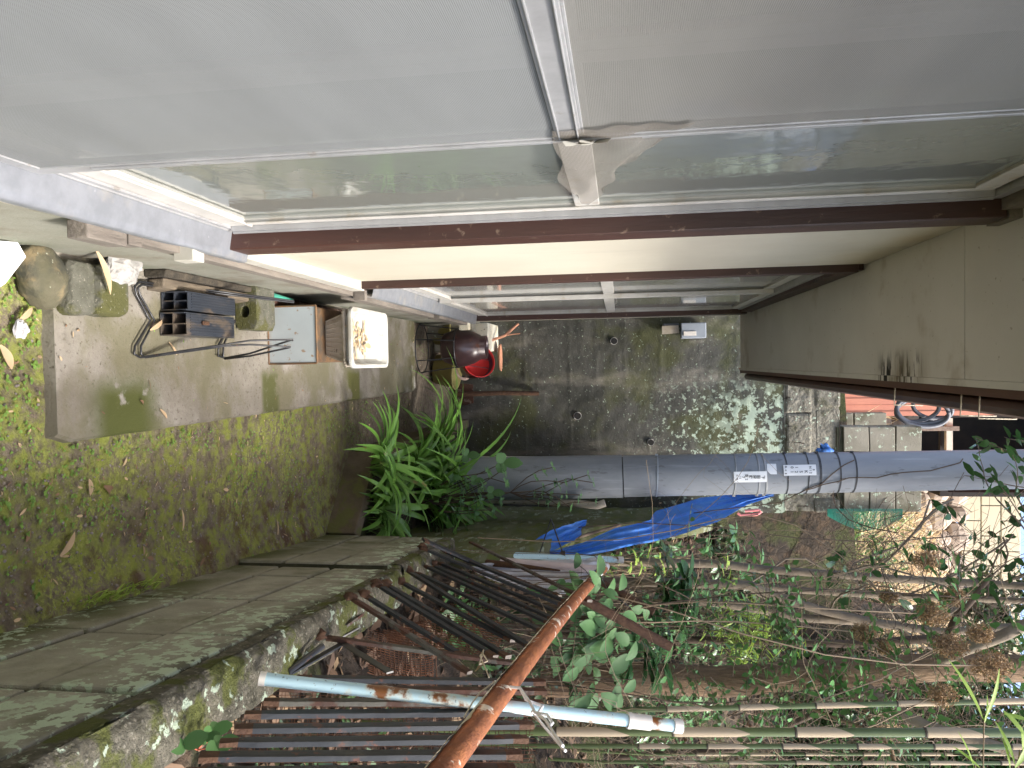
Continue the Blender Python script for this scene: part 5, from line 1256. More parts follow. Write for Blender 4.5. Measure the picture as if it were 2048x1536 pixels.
# --- ground cover, litter, pebbles on the moss strip
def inalley(y0=.6, y1=5.9):
    while True:
        y = rnd.uniform(y0, y1); y = y0+(y-y0)*rnd.random()**.35
        x = rnd.uniform(-.3, wallx(y)-.02) if y < 3.4 else rnd.uniform(-.3, .55)
        if y > 3.5 and x > .42: continue
        return x, y
mb = MB(); n = 0
while n < 3200:
    x, y = inalley()
    slab = x < .2 and 1.68 < y < 5.08
    if slab and rnd.random() < .995: continue
    if nz(x*4, y*4, 7) < -.02 and not (x < .25 and y < 1.75): continue
    if x > wallx(y)-.22 and rnd.random() < .8: continue
    z = .03 if slab else ag(x, y); s_ = rnd.uniform(.003, .0075)*(1.35 if y < 1.8 and nz(x*7, y*7, 2) > .1 else 1); c_ = V((x, y, z+rnd.uniform(.003, .014)))
    for k in range(rnd.choice((2, 3, 3))):
        a = rnd.uniform(0, 6.3); mb.leaf(c_, (math.cos(a), math.sin(a), .25), (rnd.uniform(-.3, .3), rnd.uniform(-.3, .3), 1), s_, s_, .3, 2, 0, 2)
    n += 1
tag(mb.build('ground_cover', mt['clover']), 'tiny bright green seedlings and clover on the moss strip', 'ground cover', kind='stuff')
mb = MB()
for k in range(22000):      # moss tufts
    x, y = inalley(.7, 3.4)
    if x < .2 and y > 1.68: continue
    if nz(x*5, y*5, 3)+.6*nz(x*18, y*18) < -.02: continue
    z = ag(x, y)-.0005; mb.leaf((x, y, z), (rnd.uniform(-.7, .7), rnd.uniform(-.7, .7), .8), rv(), rnd.uniform(.002, .007), .002, .4, 1, 0, 1)
tag(mb.build('moss', leafm('moss_tuft', (0.17, 0.20, 0.03), (0.171, 0.198, 0.032), .5, .2, .8)), 'yellow green moss covering the strip along the wall', 'moss', kind='stuff')
mb = MB(); md = MB()
for k in range(900):
    x, y = inalley(.6, 6.2); slab = x < .2 and 1.68 < y < 5.08
    if slab and rnd.random() < .8: continue
    a = rnd.uniform(0, 6.3); L = rnd.uniform(.008, .02)*(1.8 if rnd.random() < .15 else 1); b = mb if rnd.random() < .4 else md
    b.leaf((x, y, (.032 if slab else ag(x, y)+.002)+rnd.uniform(0, .005)), (math.cos(a), math.sin(a), rnd.uniform(-.02, .15)), (rnd.uniform(-.3, .3), rnd.uniform(-.3, .3), 1), L, L*rnd.uniform(.1, .5), rnd.uniform(-.6, 1.4), 3)
tag(mb.build('fallen_leaves', mt['dead']), 'small pale fallen leaves scattered on the moss strip and slab', 'fallen leaves', kind='stuff')
tag(md.build('leaf_litter', mt['deadd']), 'brown leaf litter scattered on the moss strip', 'leaf litter', kind='stuff')
mb = MB()
for k in range(4200):
    x, y = inalley(.6, 6.2)
    if x < .2 and 1.68 < y < 5.08: continue
    if x < wallx(y)-.4 and rnd.random() < .6: continue
    s_ = rnd.uniform(.0012, .0055)*(1.7 if rnd.random() < .06 else 1); mb.blob((x, y, ag(x, y)+s_*.2), s_, k, .4, (1, rnd.uniform(.6, 1), .6), 3, 0, rnd.uniform(0, 3))
tag(mb.build('pebbles', mt['pebble']), 'small mixed pebbles in the soil near the block wall', 'pebbles', kind='stuff')
# large fallen leaves one can point to
for i, (x0, y0, x1, y1, wd, z, m, lab) in enumerate((
    (120, 1112, 163, 1063, .022, .015, 'dead', 'long tan fallen leaf lying on the moss strip near the block wall'),
    (178, 958, 187, 992, .016, .012, 'dead', 'small pinkish tan fallen leaf on the moss left of the slab corner'),
    (208, 972, 243, 990, .022, .014, 'deadd', 'curled brown fallen leaf standing on the moss with a dark gap under it'),
    (192, 500, 240, 592, .020, .128, 'dead', 'long dry bamboo leaf lying across the mossy concrete lump'),
    (300, 660, 338, 640, .016, .045, 'dead', 'pale pointed leaf sticking out of the wider black tray'),
    (338, 684, 364, 716, .008, .034, 'dead', 'slim pale leaf on the slab just outside the wire stand'),
    (320, 818, 341, 838, .010, .034, 'dead', 'small pale leaf alone on the bright middle of the slab'),
    (553, 1080, 562, 1038, .010, .014, 'dead', 'slim pale leaf near the foot of the wall by the raised bed'),
    (0, 690, 35, 740, .022, .014, 'dead', 'tan leaf among the clover at the near edge of the photo'),
    (38, 640, 75, 615, .016, .016, 'dead', 'straight tan leaf stub among clover beside the slab corner'),
    (365, 1062, 372, 1018, .010, .014, 'dead', 'narrow upright tan leaf on the reddish moss patch'))):
    a, b = AT(x0, y0, Z=z), AT(x1, y1, Z=z+.006); mb = MB(); L = (b-a).length
    mb.leaf(a, b-a, (.1, -.1, 1), L, wd, .5 if m == 'dead' else 1.2, 8, 0, 0, .3); tag(mb.build('fallen_leaf', mt[m]), lab, 'fallen leaf', 'large fallen leaves')
mb = MB(); c_ = AT(42, 660, Z=.02); mb.blob(c_, .020, 5, .6, (1.2, .9, .6), 8); 
for f in range(len(mb.sm)): mb.sm[f] = False
tag(mb.build('crumpled_wrapper', mt['whitebag']), 'crumpled whitish wrapper among the clover near the round stone', 'wrapper')

# ================================================================ bank behind the walls
# litter on the bank
mt['deadm'] = leafm('tan_dead_leaf', (.17, .12, .07), (.26, .18, .10), .6, .12, .8)
mt['deadk'] = leafm('dark_dead_leaf', (.07, .042, .028), (.12, .075, .045), .7, .08, .8)
mb = MB(); md = MB()
for k in range(7000):
    y = .5+rnd.random()**.8*8; x = (wallx(y, .12) if y < 3.4 else sidex(min(y, 6.4))+.1)+rnd.random()**1.4*(.55*y+1)
    a = rnd.uniform(0, 6.3); L = rnd.uniform(.03, .09); b = mb if rnd.random() < .16 else md
    b.leaf(ong(x, y)+V((0, 0, rnd.uniform(0, .03))), (math.cos(a), math.sin(a), rnd.uniform(-.3, .6)), rv(.6)+V((0, 0, 1)), L, L*rnd.uniform(.3, .5), rnd.uniform(-.3, 1.2), 2)
tag(mb.build('bank_leaves', mt['deadm']), 'pale dry leaves covering the bank under the shrubs', 'fallen leaves', kind='stuff')
tag(md.build('bank_litter', mt['deadk']), 'brown dead leaves covering the bank under the shrubs', 'leaf litter', kind='stuff')
# low green undergrowth on the bank
mb = MB(); m2 = MB()
for k in range(5200):
    y = 1.2+rnd.random()*8.5; x = (wallx(y, .2) if y < 3.4 else sidex(min(y, 6.4))+.2)+rnd.random()**1.2*(.5*y+1)
    if nz(x*1.3, y*1.3, 4) < -.05 or (y < 2.9 and rnd.random() < .8): continue
    base = ong(x, y); q = mb if nz(x*.9, y*.9, 9) > 0 else m2; s_ = rnd.uniform(.035, .08)*(1.3 if y > 5 else 1)
    hh = rnd.uniform(.02, .35 if y > 3.2 else .12)
    for j in range(5): q.leaf(base+V((rnd.uniform(-.06, .06), rnd.uniform(-.06, .06), rnd.uniform(.3, 1)*hh)), rv()+V((0, 0, .2)), V((0, -.4, 1))+rv(.5), s_, s_*.45, .4, 2)
tag(mb.build('undergrowth', mt['ivy']), 'mixed low green leaves spread over the bank', 'undergrowth', kind='stuff')
tag(m2.build('dark_undergrowth', mt['darkleaf']), 'darker low leaves spread over the bank', 'undergrowth', kind='stuff')
# tangle of dry twigs
def tangle(name, lab, spots, n, m, r=(.0015, .004)):
    mb = MB()
    for k in range(n):
        x0, x1, y0, y1, ya, yb = rnd.choice(spots); Y_ = rnd.uniform(ya, yb)
        a = AT(rnd.uniform(x0, x1), rnd.uniform(y0, y1), Y=Y_); d = V((rnd.uniform(-1, 1), rnd.uniform(-.6, .6), rnd.uniform(-.5, 1.1))); L = rnd.uniform(.25, .9)
        pts = curve(a, a+d.normalized()*L, .22, 9); rr_ = rnd.uniform(*r)
        mb.tube(pts, [rr_*(1-.5*i/9) for i in range(10)], 4, caps=False)
        for q in range(2):
            b = pts[rnd.randint(2, 7)]; mb.tube(curve(b, b+rv(.25), .2, 4), rr_*.5, 3, caps=False)
    return tag(mb.build(name, mt[m]), lab, 'twigs', kind='stuff')
tangle('dry_twigs', 'tangle of thin pale bare twigs hanging over the bank', [(1270, 1700, 1060, 1330, 3.4, 5.5), (1250, 1800, 1390, 1540, 2.6, 4.5), (1700, 2040, 1180, 1540, 3, 5), (1130, 1300, 1380, 1500, 2.6, 3.4)], 230, 'twig', (.0007, .002))
tangle('dark_twigs', 'tangle of dark thin branches behind the bamboo', [(1300, 2040, 1400, 1540, 3.4, 6), (1650, 2040, 1060, 1300, 4.5, 7), (1400, 1800, 1100, 1400, 4.5, 7)], 460, 'twigd', (.0012, .004))
# big brown trunk with limbs
def trunk(pts, r0, r1, n=14, rough=.06, seg=40, sd=0):
    P_ = []; 
    for i in range(seg+1):
        t = i/seg*(len(pts)-1); k = min(int(t), len(pts)-2); u = t-k; u = u*u*(3-2*u)*.5+u*.5; P_.append(pts[k].lerp(pts[k+1], u))
    mb = MB(); mb.tube(P_, [(r0+(r1-r0)*i/seg)*(1+rough*nz(i*.6, sd, 3)) for i in range(seg+1)], n); return mb, P_
def G_(p, dz=.15): q = ong(p.x, p.y); q.z -= dz; return q
def crown(c, rad, n, ls, sd=1, sq_=(1, 1, .8), seg=2):
    ml = MB(); ms = MB(); r2 = random.Random(sd); cl = []
    for k in range(26):
        d = V((r2.gauss(0, 1), r2.gauss(0, 1), r2.gauss(0, 1))).normalized()*rad*r2.uniform(.35, 1); cl.append((c+V((d.x*sq_[0], d.y*sq_[1], d.z*sq_[2])), r2.uniform(.16, .34)*rad))
    for p, r_ in cl: ms.tube([c-V((0, 0, rad*.6)), c.lerp(p, .5)+V((0, 0, -.1*rad)), p], [.03*rad, .015*rad, .005*rad], 5)
    for k in range(n):
        p, r_ = r2.choice(cl); d = V((r2.gauss(0, .5), r2.gauss(0, .5), r2.gauss(0, .4))); q = p+d*r_
        ml.leaf(q, V((r2.uniform(-1, 1), r2.uniform(-1, 1), r2.uniform(-.7, .4))), V((r2.uniform(-.6, .6), -.4, 1)), ls*r2.uniform(.7, 1.2), ls*.42, .4, seg)
    return ms, ml
t1 = [AT(1120, 1362, Y=3.5), AT(1300, 1357, Y=3.5), AT(1440, 1364, Y=3.5), AT(1600, 1350, Y=3.5), AT(1737, 1344, Y=3.5), AT(1870, 1334, Y=3.5), AT(2100, 1338, Y=3.55), AT(2500, 1335, Y=3.6)]
t1 = [G_(t1[0])]+t1
T1 = empty('brown_tree'); mb, _ = trunk(t1, .078, .055, 18, .05, 70); mb.build('trunk', mt['bark'], T1)
for pts, r0, r1 in (([(1707, 1356, 3.48), (1781, 1415, 3.4), (1856, 1454, 3.35), (2004, 1496, 3.3), (2160, 1560, 3.3)], .030, .018),
                    ([(1662, 1360, 3.44), (1719, 1401, 3.4), (1781, 1496, 3.35), (1800, 1560, 3.3)], .014, .008),
                    ([(1850, 1335, 3.5), (1920, 1302, 3.45), (2010, 1270, 3.4), (2120, 1215, 3.4)], .030, .020),
                    ([(1500, 1372, 3.5), (1580, 1400, 3.45), (1650, 1428, 3.4), (1760, 1470, 3.3)], .010, .006)):
    mb, _ = trunk([AT(x, y, Y=Y_) for x, y, Y_ in pts], r0, r1, 10, .08, 20); mb.build('limb', mt['bark' if r0 < .02 else 'greybark'], T1)
ms, ml = crown(AT(2500, 1335, Y=3.6)+V((.1, .1, .5)), .8, 1500, .09, 3); ml.build('crown', mt['ivy'], T1); ms.build('crown_branches', mt['bark'], T1)
origin(T1, t1[0]); tag(T1, 'rough brown tree trunk wrapped in green vine, nearest the bamboo stalks', 'tree')
# slender grey trunks
for i, (pts, r0, r1, lab) in enumerate((
    ([(1440, 1128), (1530, 1139), (1787, 1157), (2048, 1172), (2300, 1180)], .026, .020, 'slender pale grey trunk closest to the utility pole'),
    ([(1420, 1166), (1475, 1169), (1618, 1182), (1752, 1190), (2048, 1202), (2300, 1214)], .022, .017, 'thin grey brown trunk just right of the palest slender trunk'),
    ([(1500, 1170), (1544, 1190), (1648, 1222), (1752, 1246), (1885, 1264), (2004, 1255), (2200, 1240)], .026, .018, 'slender forked trunk leaning toward the brown tree'),
    ([(1430, 1205), (1508, 1217), (1603, 1236), (1737, 1244), (1800, 1250)], .024, .020, 'short slanting trunk joining the forked one'))):
    Y_ = (4.6, 4.7, 4.2, 4.22)[i]; P_ = [AT(x, y, Y=Y_) for x, y in pts]; P_ = [G_(P_[0])]+P_; T_ = empty('slender_tree'); mb, pp = trunk(P_, r0, r1, 12, .06, 40, i); mb.build('trunk', mt['greybark'], T_)
    if i < 3:
        ms, ml = crown(P_[-1]+V((0, 0, .3)), .55, 500, .10, 20+i); ml.build('crown', mt['darkleaf'], T_)
        ms.build('crown_branches', mt['greybark'], T_)
        for k in range(7):
            q = pp[rnd.randint(12, 30)]; m1 = MB(); m1.tube(curve(q, q+V((rnd.uniform(-.5, .5), rnd.uniform(-.3, .3), rnd.uniform(.1, .6))), .15, 5), .006, 5); m1.build('branch', mt['greybark'], T_)
    origin(T_, P_[0]); tag(T_, lab, 'tree', 'slender trunks on the bank')
ms, ml = MB(), MB(); pts = [AT(1895, 1275, Y=3.9), AT(1915, 1232, Y=3.9), AT(1945, 1199, Y=3.9), AT(1975, 1160, Y=3.9)]; ms.tube(pts, [.022, .02, .016, .012], 8)
for k in range(6): ms.tube(curve(pts[3], pts[3]+V((rnd.uniform(-.3, .1), 0, rnd.uniform(-.1, .3))), .2, 4), .004, 4)
for q in (pts[0], G_(pts[0])): pass
ms.tube([G_(AT(1560, 1290, Y=3.9)), AT(1700, 1288, Y=3.9), pts[0]], [.02, .02, .022], 8)
plant('dark_branch_shrub', 'dark crooked branch crossing among the dried flower heads', 'shrub', [('stem', ms, 'twigd')], G_(AT(1560, 1290, Y=3.9)))
# vine climbing the brown trunk and spreading
def vine(name, lab, spots, m='ivy', ls=.05, Yj=.12, base=None, nl=8, L=.28):
    ms, ml = MB(), MB()
    for (px, py, Y_) in spots:
        p = AT(px, py, Y=Y_)+rv(.02); sprig(ms, ml, p, V((rnd.uniform(-1, 1), rnd.uniform(-.4, .2), rnd.uniform(-.6, .8))), L*rnd.uniform(.6, 1.2), nl, ls, .0018, .3)
    b = base or G_(AT(*spots[0][:2], Y=spots[0][2]), 0); q = AT(spots[0][0], spots[0][1], Y=spots[0][2]); ms.tube(curve(b, q, .05, 5), .003, 5)
    return plant(name, lab, 'vine', [('stem', ms, 'twigd'), ('leaves', ml, m)], b, None)
sp = []
for (cx, cy, rx, ry, n) in ((1610, 1400, 80, 30, 26), (1650, 1300, 80, 35, 22), (1530, 1310, 60, 20, 8), (1370, 1400, 45, 20, 11), (1720, 1400, 40, 30, 8), (1800, 1330, 90, 40, 18), (1580, 1270, 60, 30, 10), (1470, 1380, 60, 25, 8), (1420, 1180, 70, 50, 16), (1560, 1180, 70, 50, 14), (1500, 1460, 160, 30, 16), (1800, 1450, 120, 40, 14)):
    for k in range(n): sp.append((rnd.gauss(cx, rx*.6), rnd.gauss(cy, ry*.6), rnd.uniform(3.15, 3.4)))
vine('climbing_vine', 'leafy green vine climbing over the brown tree trunk', sp, 'ivy', .048, nl=7, L=.2)
sp = []
for (cx, cy, rx, ry, n) in ((1860, 1190, 80, 50, 16), (1930, 1330, 60, 60, 14), (1900, 1420, 50, 25, 8), (1960, 1250, 50, 60, 10), (2010, 1380, 40, 60, 10)):
    for k in range(n): sp.append((rnd.gauss(cx, rx*.6), rnd.gauss(cy, ry*.6), rnd.uniform(3.3, 3.9)))
vine('climbing_vine', 'vine with small green leaves weaving between the dried flower heads', sp, 'ivy', .055, nl=7, L=.26)
sp = [(rnd.gauss(1940, 40), rnd.gauss(1130, 35), rnd.uniform(4.0, 4.6)) for k in range(14)]+[(rnd.gauss(1700, 60), rnd.gauss(1150, 30), 4.4) for k in range(8)]
vine('climbing_vine', 'dark glossy leaves hanging in front of the pale slender trunk', sp, 'shrub', .10, nl=5, L=.3)
# broad kudzu like leaves at the end of the railing
ms, ml = MB(), MB()
for k in range(110):
    px, py = rnd.gauss(1195, 42), rnd.gauss(1275, 70); Y_ = rnd.uniform(2.9, 3.3); p = AT(px, py, Y=Y_); b = G_(p, 0)
    if p.z < b.z: p.z = b.z+.03
    ms.tube([b, p], .0014, 4, caps=False); s_ = rnd.uniform(.06, .11); ml.leaf(p, (rnd.uniform(-1, 1), rnd.uniform(-1, -.1), rnd.uniform(-.8, .2)), (rnd.uniform(-.5, .2), -.6, .8), s_, s_*.62, .6, 5, 0, 0, .3)
plant('broad_leaf_vine', 'patch of broad soft green leaves at the far end of the rusty rail', 'plant', [('stem', ms, 'twigd'), ('leaves', ml, 'kudzu')], G_(AT(1195, 1275, Y=3.1), 0))
# dark ribbed shrubs
def rosette(cx, cy, Y_, n, ls, lab, m='shrub', rx=45, ry=50, grp=None):
    ms, ml = MB(), MB(); b = G_(AT(cx-40, cy, Y=Y_), 0)
    for k in range(n):
        p = AT(rnd.gauss(cx, rx), rnd.gauss(cy, ry), Y=Y_+rnd.uniform(-.2, .2)); g = ong(p.x, p.y)
        if p.z < g.z+.03: p.z = g.z+rnd.uniform(.03, .12)
        ms.tube(curve(b, p, .12, 4), .003, 4, caps=False)
        for j in range(4):
            a = rnd.uniform(0, 6.3); s_ = ls*rnd.uniform(.7, 1.15); ml.leaf(p, (math.cos(a), math.sin(a)-.3, rnd.uniform(-.4, .5)), (0, -.5, 1), s_, s_*.42, .5, 5)
    return plant('shrub', lab, 'shrub', [('stem', ms, 'twig'), ('leaves', ml, m)], b, grp)
rosette(1345, 1215, 3.9, 26, .15, 'shrub with dark deeply ribbed leaves around the two rusty pipes', 'shrub', 40, 55)
rosette(1300, 1320, 3.3, 12, .13, 'low shrub with large leaves below the rusty pipe tips', 'shrub', 30, 30)
rosette(1480, 1120, 5.0, 14, .10, 'sparse shrub with small glossy leaves above the blue tarp', 'ivy', 60, 35)
rosette(1330, 1130, 4.6, 16, .06, 'patch of small yellow green leaves along the edge of the blue tarp', 'fern', 70, 18)
# feathery yellow green bamboo grass
ml, ms = MB(), MB(); b = G_(AT(1400, 1250, Y=3.8), 0)
for k in range(34):
    p = AT(rnd.gauss(1480, 40), rnd.gauss(1255, 30), Y=3.8+rnd.uniform(-.2, .2)); ms.tube(curve(b, p, .1, 4), .0015, 4, caps=False)
    for j in range(11): ml.leaf(p+rv(.05), (rnd.uniform(-1, 1), rnd.uniform(-1, .2), rnd.uniform(-.6, .6)), rv(.5)+V((0, 0, 1)), rnd.uniform(.05, .09), .010, .5, 3, 0, 1)
plant('feathery_shrub', 'feathery yellow green shrub between the slender trunks and the brown tree', 'shrub', [('stem', ms, 'twigd'), ('leaves', ml, 'fern')], b)
# green grass clump on the slope, dry straw beyond
mb = MB()
for k in range(700):
    p = hit(rnd.gauss(1690, 45), rnd.gauss(1062, 28), 5.5) if k % 10 == 0 else p+V((rnd.uniform(-.1, .1), rnd.uniform(-.1, .1), 0))
    mb.leaf(p-V((0, 0, .03)), (rnd.uniform(-1, 1), rnd.uniform(-1, .4), rnd.uniform(.2, 1)), rv(), rnd.uniform(.2, .45), .014, rnd.uniform(.5, 1.6), 4, 0, 1)
tag(mb.build('tall_grass', mt['grass']), 'bright green grass tussock on the slope right of the pole', 'grass', kind='stuff')
mb = MB()
for k in range(3200):
    y = rnd.uniform(8.0, 12.4); x = rnd.uniform(.6, 1+.42*y); p = ong(x, y)
    mb.leaf(p, (rnd.uniform(-1, 1), rnd.uniform(-1, .3), rnd.uniform(-.1, .7)), rv(), rnd.uniform(.2, .6), .018, rnd.uniform(.2, 1.4), 3, 0, 1)
tag(mb.build('dry_grass', mt['straw']), 'dry straw coloured grass covering the slope below the rubble wall', 'dry grass', kind='stuff')
# dried flower heads
for i, (px, py, Y_, r_, lab) in enumerate((
    (1853, 1121, 3.6, .070, 'dried brown flower head nearest the cream block wall'), (1778, 1193, 3.7, .045, 'small dried flower head low between the slender trunks'),
    (1909, 1194, 3.6, .060, 'dark dried flower head beside the crooked branch'), (1865, 1228, 3.3, .075, 'large dried flower head just above the forked trunk'),
    (1728, 1265, 3.3, .060, 'dried flower head lowest of all, at the bend of the forked trunk'), (1960, 1267, 3.3, .060, 'dried flower head against the dark thick limb'),
    (1770, 1294, 3.3, .045, 'small dried flower head touching the brown trunk'), (1900, 1291, 3.1, .075, 'big golden dried flower head in front of the brown trunk'),
    (1983, 1332, 3.0, .085, 'largest dried flower head, above the bamboo leaf spray'), (1885, 1391, 3.0, .065, 'dried flower head beside the white sky gap next to the bamboo'))):
    o = empty('dry_flower_stalk'); c_ = AT(px, py, Y=Y_); b = G_(AT(px-rnd.uniform(250, 420), py+rnd.uniform(-120, 120), Y=Y_+rnd.uniform(-.3, .3)), 0); ms = MB()
    pts = curve(b, c_-V((0, 0, r_*.4)), .12, 8); ms.tube(pts, .0026, 6)
    q0 = c_-V((0, 0, r_*.5)); mb = MB()
    r_ *= .78
    for k in range(int(2400*r_/.07)//5):
        d = rv(); 
        while d.length > 1: d = rv()
        p = c_+V((d.x*r_*.9, d.y*r_*.9, d.z*r_*1.15)); ms.tube([q0.lerp(p, .3), p], .0008, 3, caps=False) if k % 3 == 0 else 0
        for j in range(3): mb.leaf(p+rv(.006), rv(), rv(), .009, .008, .6, 1, 0, 2)
    ms.build('stalk', mt['twig'], o); mb.build('flower_head', mt['drybloom'], o); origin(o, b); tag(o, lab, 'dried flower', 'dried flower heads on stalks')
# bamboo
for i, (x0, y0, x1, y1, Y_, r_, ph, nd, lab) in enumerate((
    (1000, 1463, 2300, 1466, 2.1, .0118, 1125, 250, 'thickest green bamboo stalk with pale sheaths'), (1180, 1422, 2300, 1396, 3.0, .0100, 1348, 158, 'slim bamboo stalk closest to the brown trunk'),
    (1050, 1492, 2300, 1494, 2.75, .0085, 1300, 152, 'second bamboo stalk right of the thickest one'), (1300, 1509, 2300, 1508, 3.5, .0065, 1400, 118, 'thin faint bamboo stalk behind the second one'),
    (1200, 1524, 2300, 1527, 3.1, .0070, 1340, 134, 'thin bamboo stalk nearest the right edge of the bank'))):
    o = empty('bamboo_stalk'); a, b = AT(x0, y0, Y=Y_), AT(x1, y1, Y=Y_); dd = (b-a).normalized(); 
    P = lambda px: a+(b-a)*((px-x0)/(x1-x0))
    bb = G_(a); mb = MB(); mb.tube([bb, a]+[P(x0+(x1-x0)*k/20) for k in range(1, 21)], r_, 12); mb.build('stalk', mt['bamboo'], o)
    px = ph
    while px < x1-60:
        p = P(px); mb = MB(); mb.tube([p-dd*.004, p-dd*.001, p+dd*.002], [r_*1.0, r_*1.22, r_*1.05], 12); nb = mb.build('node_ring', mt['node'], o)
        L = (P(px+nd)-p).length*rnd.uniform(.42, .75); mb = MB(); n, m_ = 14, 14; vs = []
        ph2 = rnd.uniform(0, .9)+3.6   # sheath opens on one side and narrows to a tip
        for j in range(n+1):
            t = j/n; hw = math.pi*(.98 if t < .25 else .98*(1-((t-.25)/.75)**1.3)+.03)
            for k in range(m_+1):
                an = ph2+hw*(2*k/m_-1); u_ = dd.orthogonal().normalized(); v_ = dd.cross(u_); vs.append(p+dd*(.003+L*t)+(u_*math.cos(an)+v_*math.sin(an))*(r_*1.10))
        mb.add(vs, [(j*(m_+1)+k, j*(m_+1)+k+1, (j+1)*(m_+1)+k+1, (j+1)*(m_+1)+k) for j in range(n) for k in range(m_)], 0, True); mb.build('sheath', mt['sheath'], o)
        px += nd*rnd.uniform(.95, 1.05)
    origin(o, bb); tag(o, lab, 'bamboo', 'bamboo stalks on the bank')
def blades(name, lab, spots, base, m='bleaf'):
    ml, ms = MB(), MB()
    for (x0, y0, x1, y1, Y_, wd) in spots:
        a, b = AT(x0, y0, Y=Y_), AT(x1, y1, Y=Y_); L = (b-a).length*1.05; ml.leaf(a, (b-a).normalized()+V((0, 0, .12)), V((-.4, -.7, .5)), L, wd, .35, 9, 0, 0, .3)
    for b0, b1 in base: ms.tube(curve(AT(*b0), AT(*b1), .02, 6) if False else [AT(b0[0], b0[1], Y=b0[2]), AT(b1[0], b1[1], Y=b1[2])], .0016, 5)
    return ml, ms
ml, ms = blades('', '', [(1967, 1440, 1905, 1330, 1.9, .012), (1968, 1440, 2000, 1345, 1.9, .012), (1968, 1448, 1975, 1395, 1.9, .008), (2048, 1470, 2010, 1425, 1.8, .014), (2045, 1500, 2042, 1455, 1.8, .014), (2030, 1530, 1995, 1450, 1.8, .012), (2020, 1536, 2005, 1478, 1.8, .010), (2030, 1535, 2060, 1480, 1.8, .016),
    (1960, 1536, 1912, 1497, 1.9, .007), (1948, 1536, 1920, 1470, 1.9, .006), (2055, 1440, 2012, 1428, 1.85, .010)], [((1966, 1560, 1.9), (1968, 1440, 1.9)), ((2030, 1580, 1.85), (2040, 1500, 1.8)), ((1960, 1580, 1.9), (1950, 1530, 1.9))])
p0 = AT(1700, 1610, Y=1.9); p0 = G_(p0); ms.tube([p0, AT(1800, 1600, Y=1.9), AT(1966, 1560, Y=1.9)], .003, 5); ms.tube([AT(1966, 1560, Y=1.9), AT(2030, 1580, Y=1.85)], .002, 5)
plant('bamboo_spray', 'spray of long bright green bamboo leaves in front of the bamboo stalks', 'bamboo leaves', [('twig', ms, 'twig'), ('leaves', ml, 'bleaf')], p0)
# leafy branch reaching in front of the pole at the top
ms, ml = MB(), MB(); b = AT(2150, 1200, Y=3.7); 
for (x0, y0, x1, y1) in ((2040, 1005, 1985, 905), (1995, 1000, 1935, 905), (2060, 930, 1985, 880), (2050, 975, 1950, 955), (2100, 900, 2010, 885), (2045, 1040, 2005, 960), (2100, 960, 2020, 930)):
    a_, b_ = AT(x0, y0, Y=3.7), AT(x1, y1, Y=3.6); ms.tube(curve(b, a_, .05, 4), .004, 5); sprig(ms, ml, a_, b_-a_, (b_-a_).length*1.1, 9, .072, .003, .1)
q = V((2.1, 3.9, 0)); q = ong(2.1, 3.9); ms.tube([q, V((2.0, 3.85, 2.0)), b], [.018, .015, .008], 7)
plant('leafy_branch', 'glossy leafy branch hanging in front of the upper pole', 'branch', [('stem', ms, 'twigd'), ('leaves', ml, 'shrub')], q)
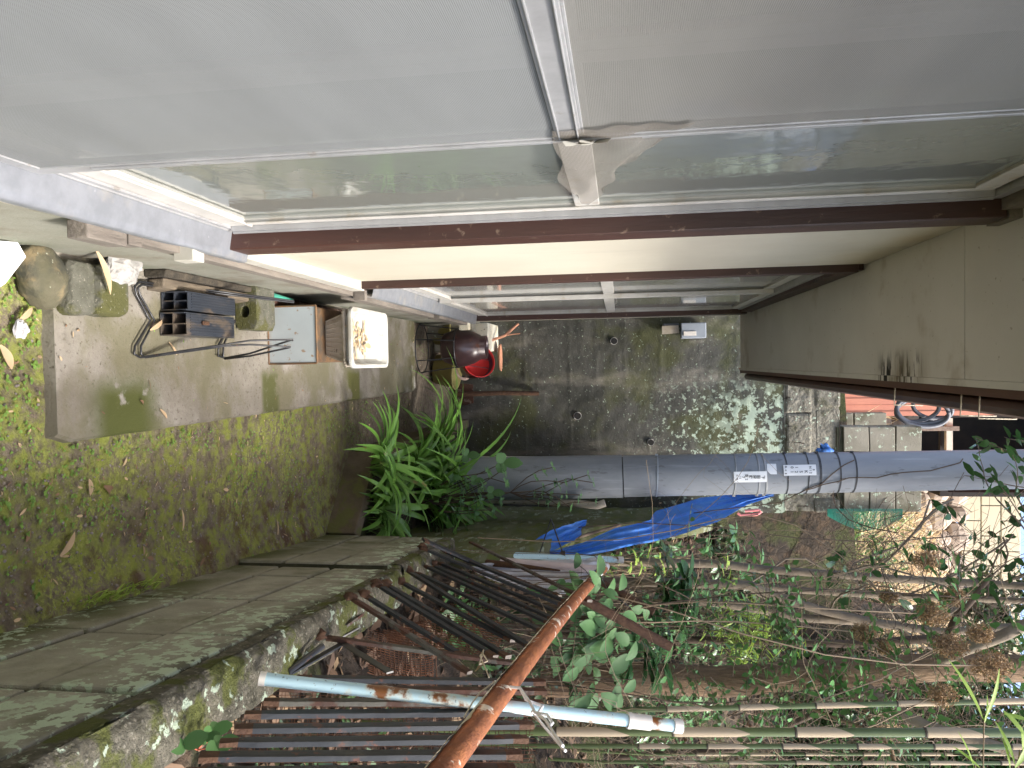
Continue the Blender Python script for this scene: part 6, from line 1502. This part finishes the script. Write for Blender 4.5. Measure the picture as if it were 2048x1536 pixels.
# bare creeper on the pole
ms = MB()
def onpole(px, py): p = AT(px, py, Y=5.2-.15); c_ = pax(p.z); r_ = prad(p.z)+.008; s = max(-.98, min(.98, (p.x-c_.x)/r_)); return V((c_.x+r_*s, c_.y-r_*math.sqrt(1-s*s), p.z))
l1 = [(1615, 982), (1642, 968), (1690, 932), (1735, 910)]; l2 = [(1615, 982), (1650, 970), (1700, 958), (1755, 955), (1805, 945), (1860, 942), (1925, 925), (1940, 910)]; l3 = [(1755, 955), (1840, 940), (1905, 905)]
for l_ in (l1, l2): 
    pts = []
    for u, v_ in zip(l_[:-1], l_[1:]):
        for t in (0, .5): pts.append(onpole(u[0]+(v_[0]-u[0])*t+rnd.uniform(-3, 3), u[1]+(v_[1]-u[1])*t+rnd.uniform(-2, 2)))
    ms.tube(pts, .0035, 5)
q = AT(1560, 1005, Y=5.3); ms.tube([G_(AT(1480, 1040, Y=5.6)), q, onpole(1615, 982)], .0035, 5)
tag(ms.build('bare_creeper', mt['twigd']), 'leafless brown creeper running up the upper part of the pole', 'creeper')
# evergreen trees further up the bank
for i, (px, py, Y_, rad, n, ls, lab) in enumerate((
    (1930, 1370, 7.6, .85, 2300, .15, 'dark evergreen crown behind the dried flower heads'), (1960, 1500, 6.6, .8, 2300, .14, 'dark evergreen crown at the right edge behind the bamboo'),
    (1700, 1500, 6.0, .75, 2000, .13, 'low dark evergreen behind the thickest bamboo stalk'), (1640, 1400, 7.0, .8, 1800, .14, 'evergreen crown low on the slope behind the vine covered trunk'), (1990, 1210, 7.5, .42, 420, .13, 'small sparse crown against the white sky above the cream wall'))):
    c_ = AT(px, py, Y=Y_); T_ = empty('evergreen_tree'); g = G_(c_)
    ms, ml = crown(c_, rad, n, ls, 40+i); mb, _ = trunk([g, g.lerp(c_, .5)+V((.1, 0, 0)), c_], .09, .04, 10, .06, 16); mb.build('trunk', mt['greybark'], T_)
    ms.build('branches', mt['greybark'], T_); ml.build('crown', mt['darkleaf' if i % 2 == 0 else 'shrub'], T_); origin(T_, g); tag(T_, lab, 'tree', 'evergreens up the bank')

# out-of-view trees added beside the camera to shade the bank, mirrored in window glass
for i, (x, y, zc, rad, n, lab) in enumerate(((3.3, 1.2, 3.9, 1.2, 1300, 'broad out of view evergreen added right of the fence for shade, mirrored in the window glass'), (3.0, -1.2, 3.6, 1.1, 1200, 'out of view evergreen added beside the camera for shade, mirrored in the mesh covered window'))):
    g = ong(x, y); c_ = V((x-.1, y, zc)); T_ = empty('evergreen_tree'); ms, ml = crown(c_, rad, n, .15, 60+i); mb, _ = trunk([g-V((0, 0, .1)), g.lerp(c_, .5)+V((.08, 0, 0)), c_], .10, .05, 10, .06, 16)
    mb.build('trunk', mt['greybark'], T_); ms.build('branches', mt['greybark'], T_); ml.build('crown', mt['shrub'], T_); origin(T_, g); tag(T_, lab, 'tree', 'evergreens up the bank')
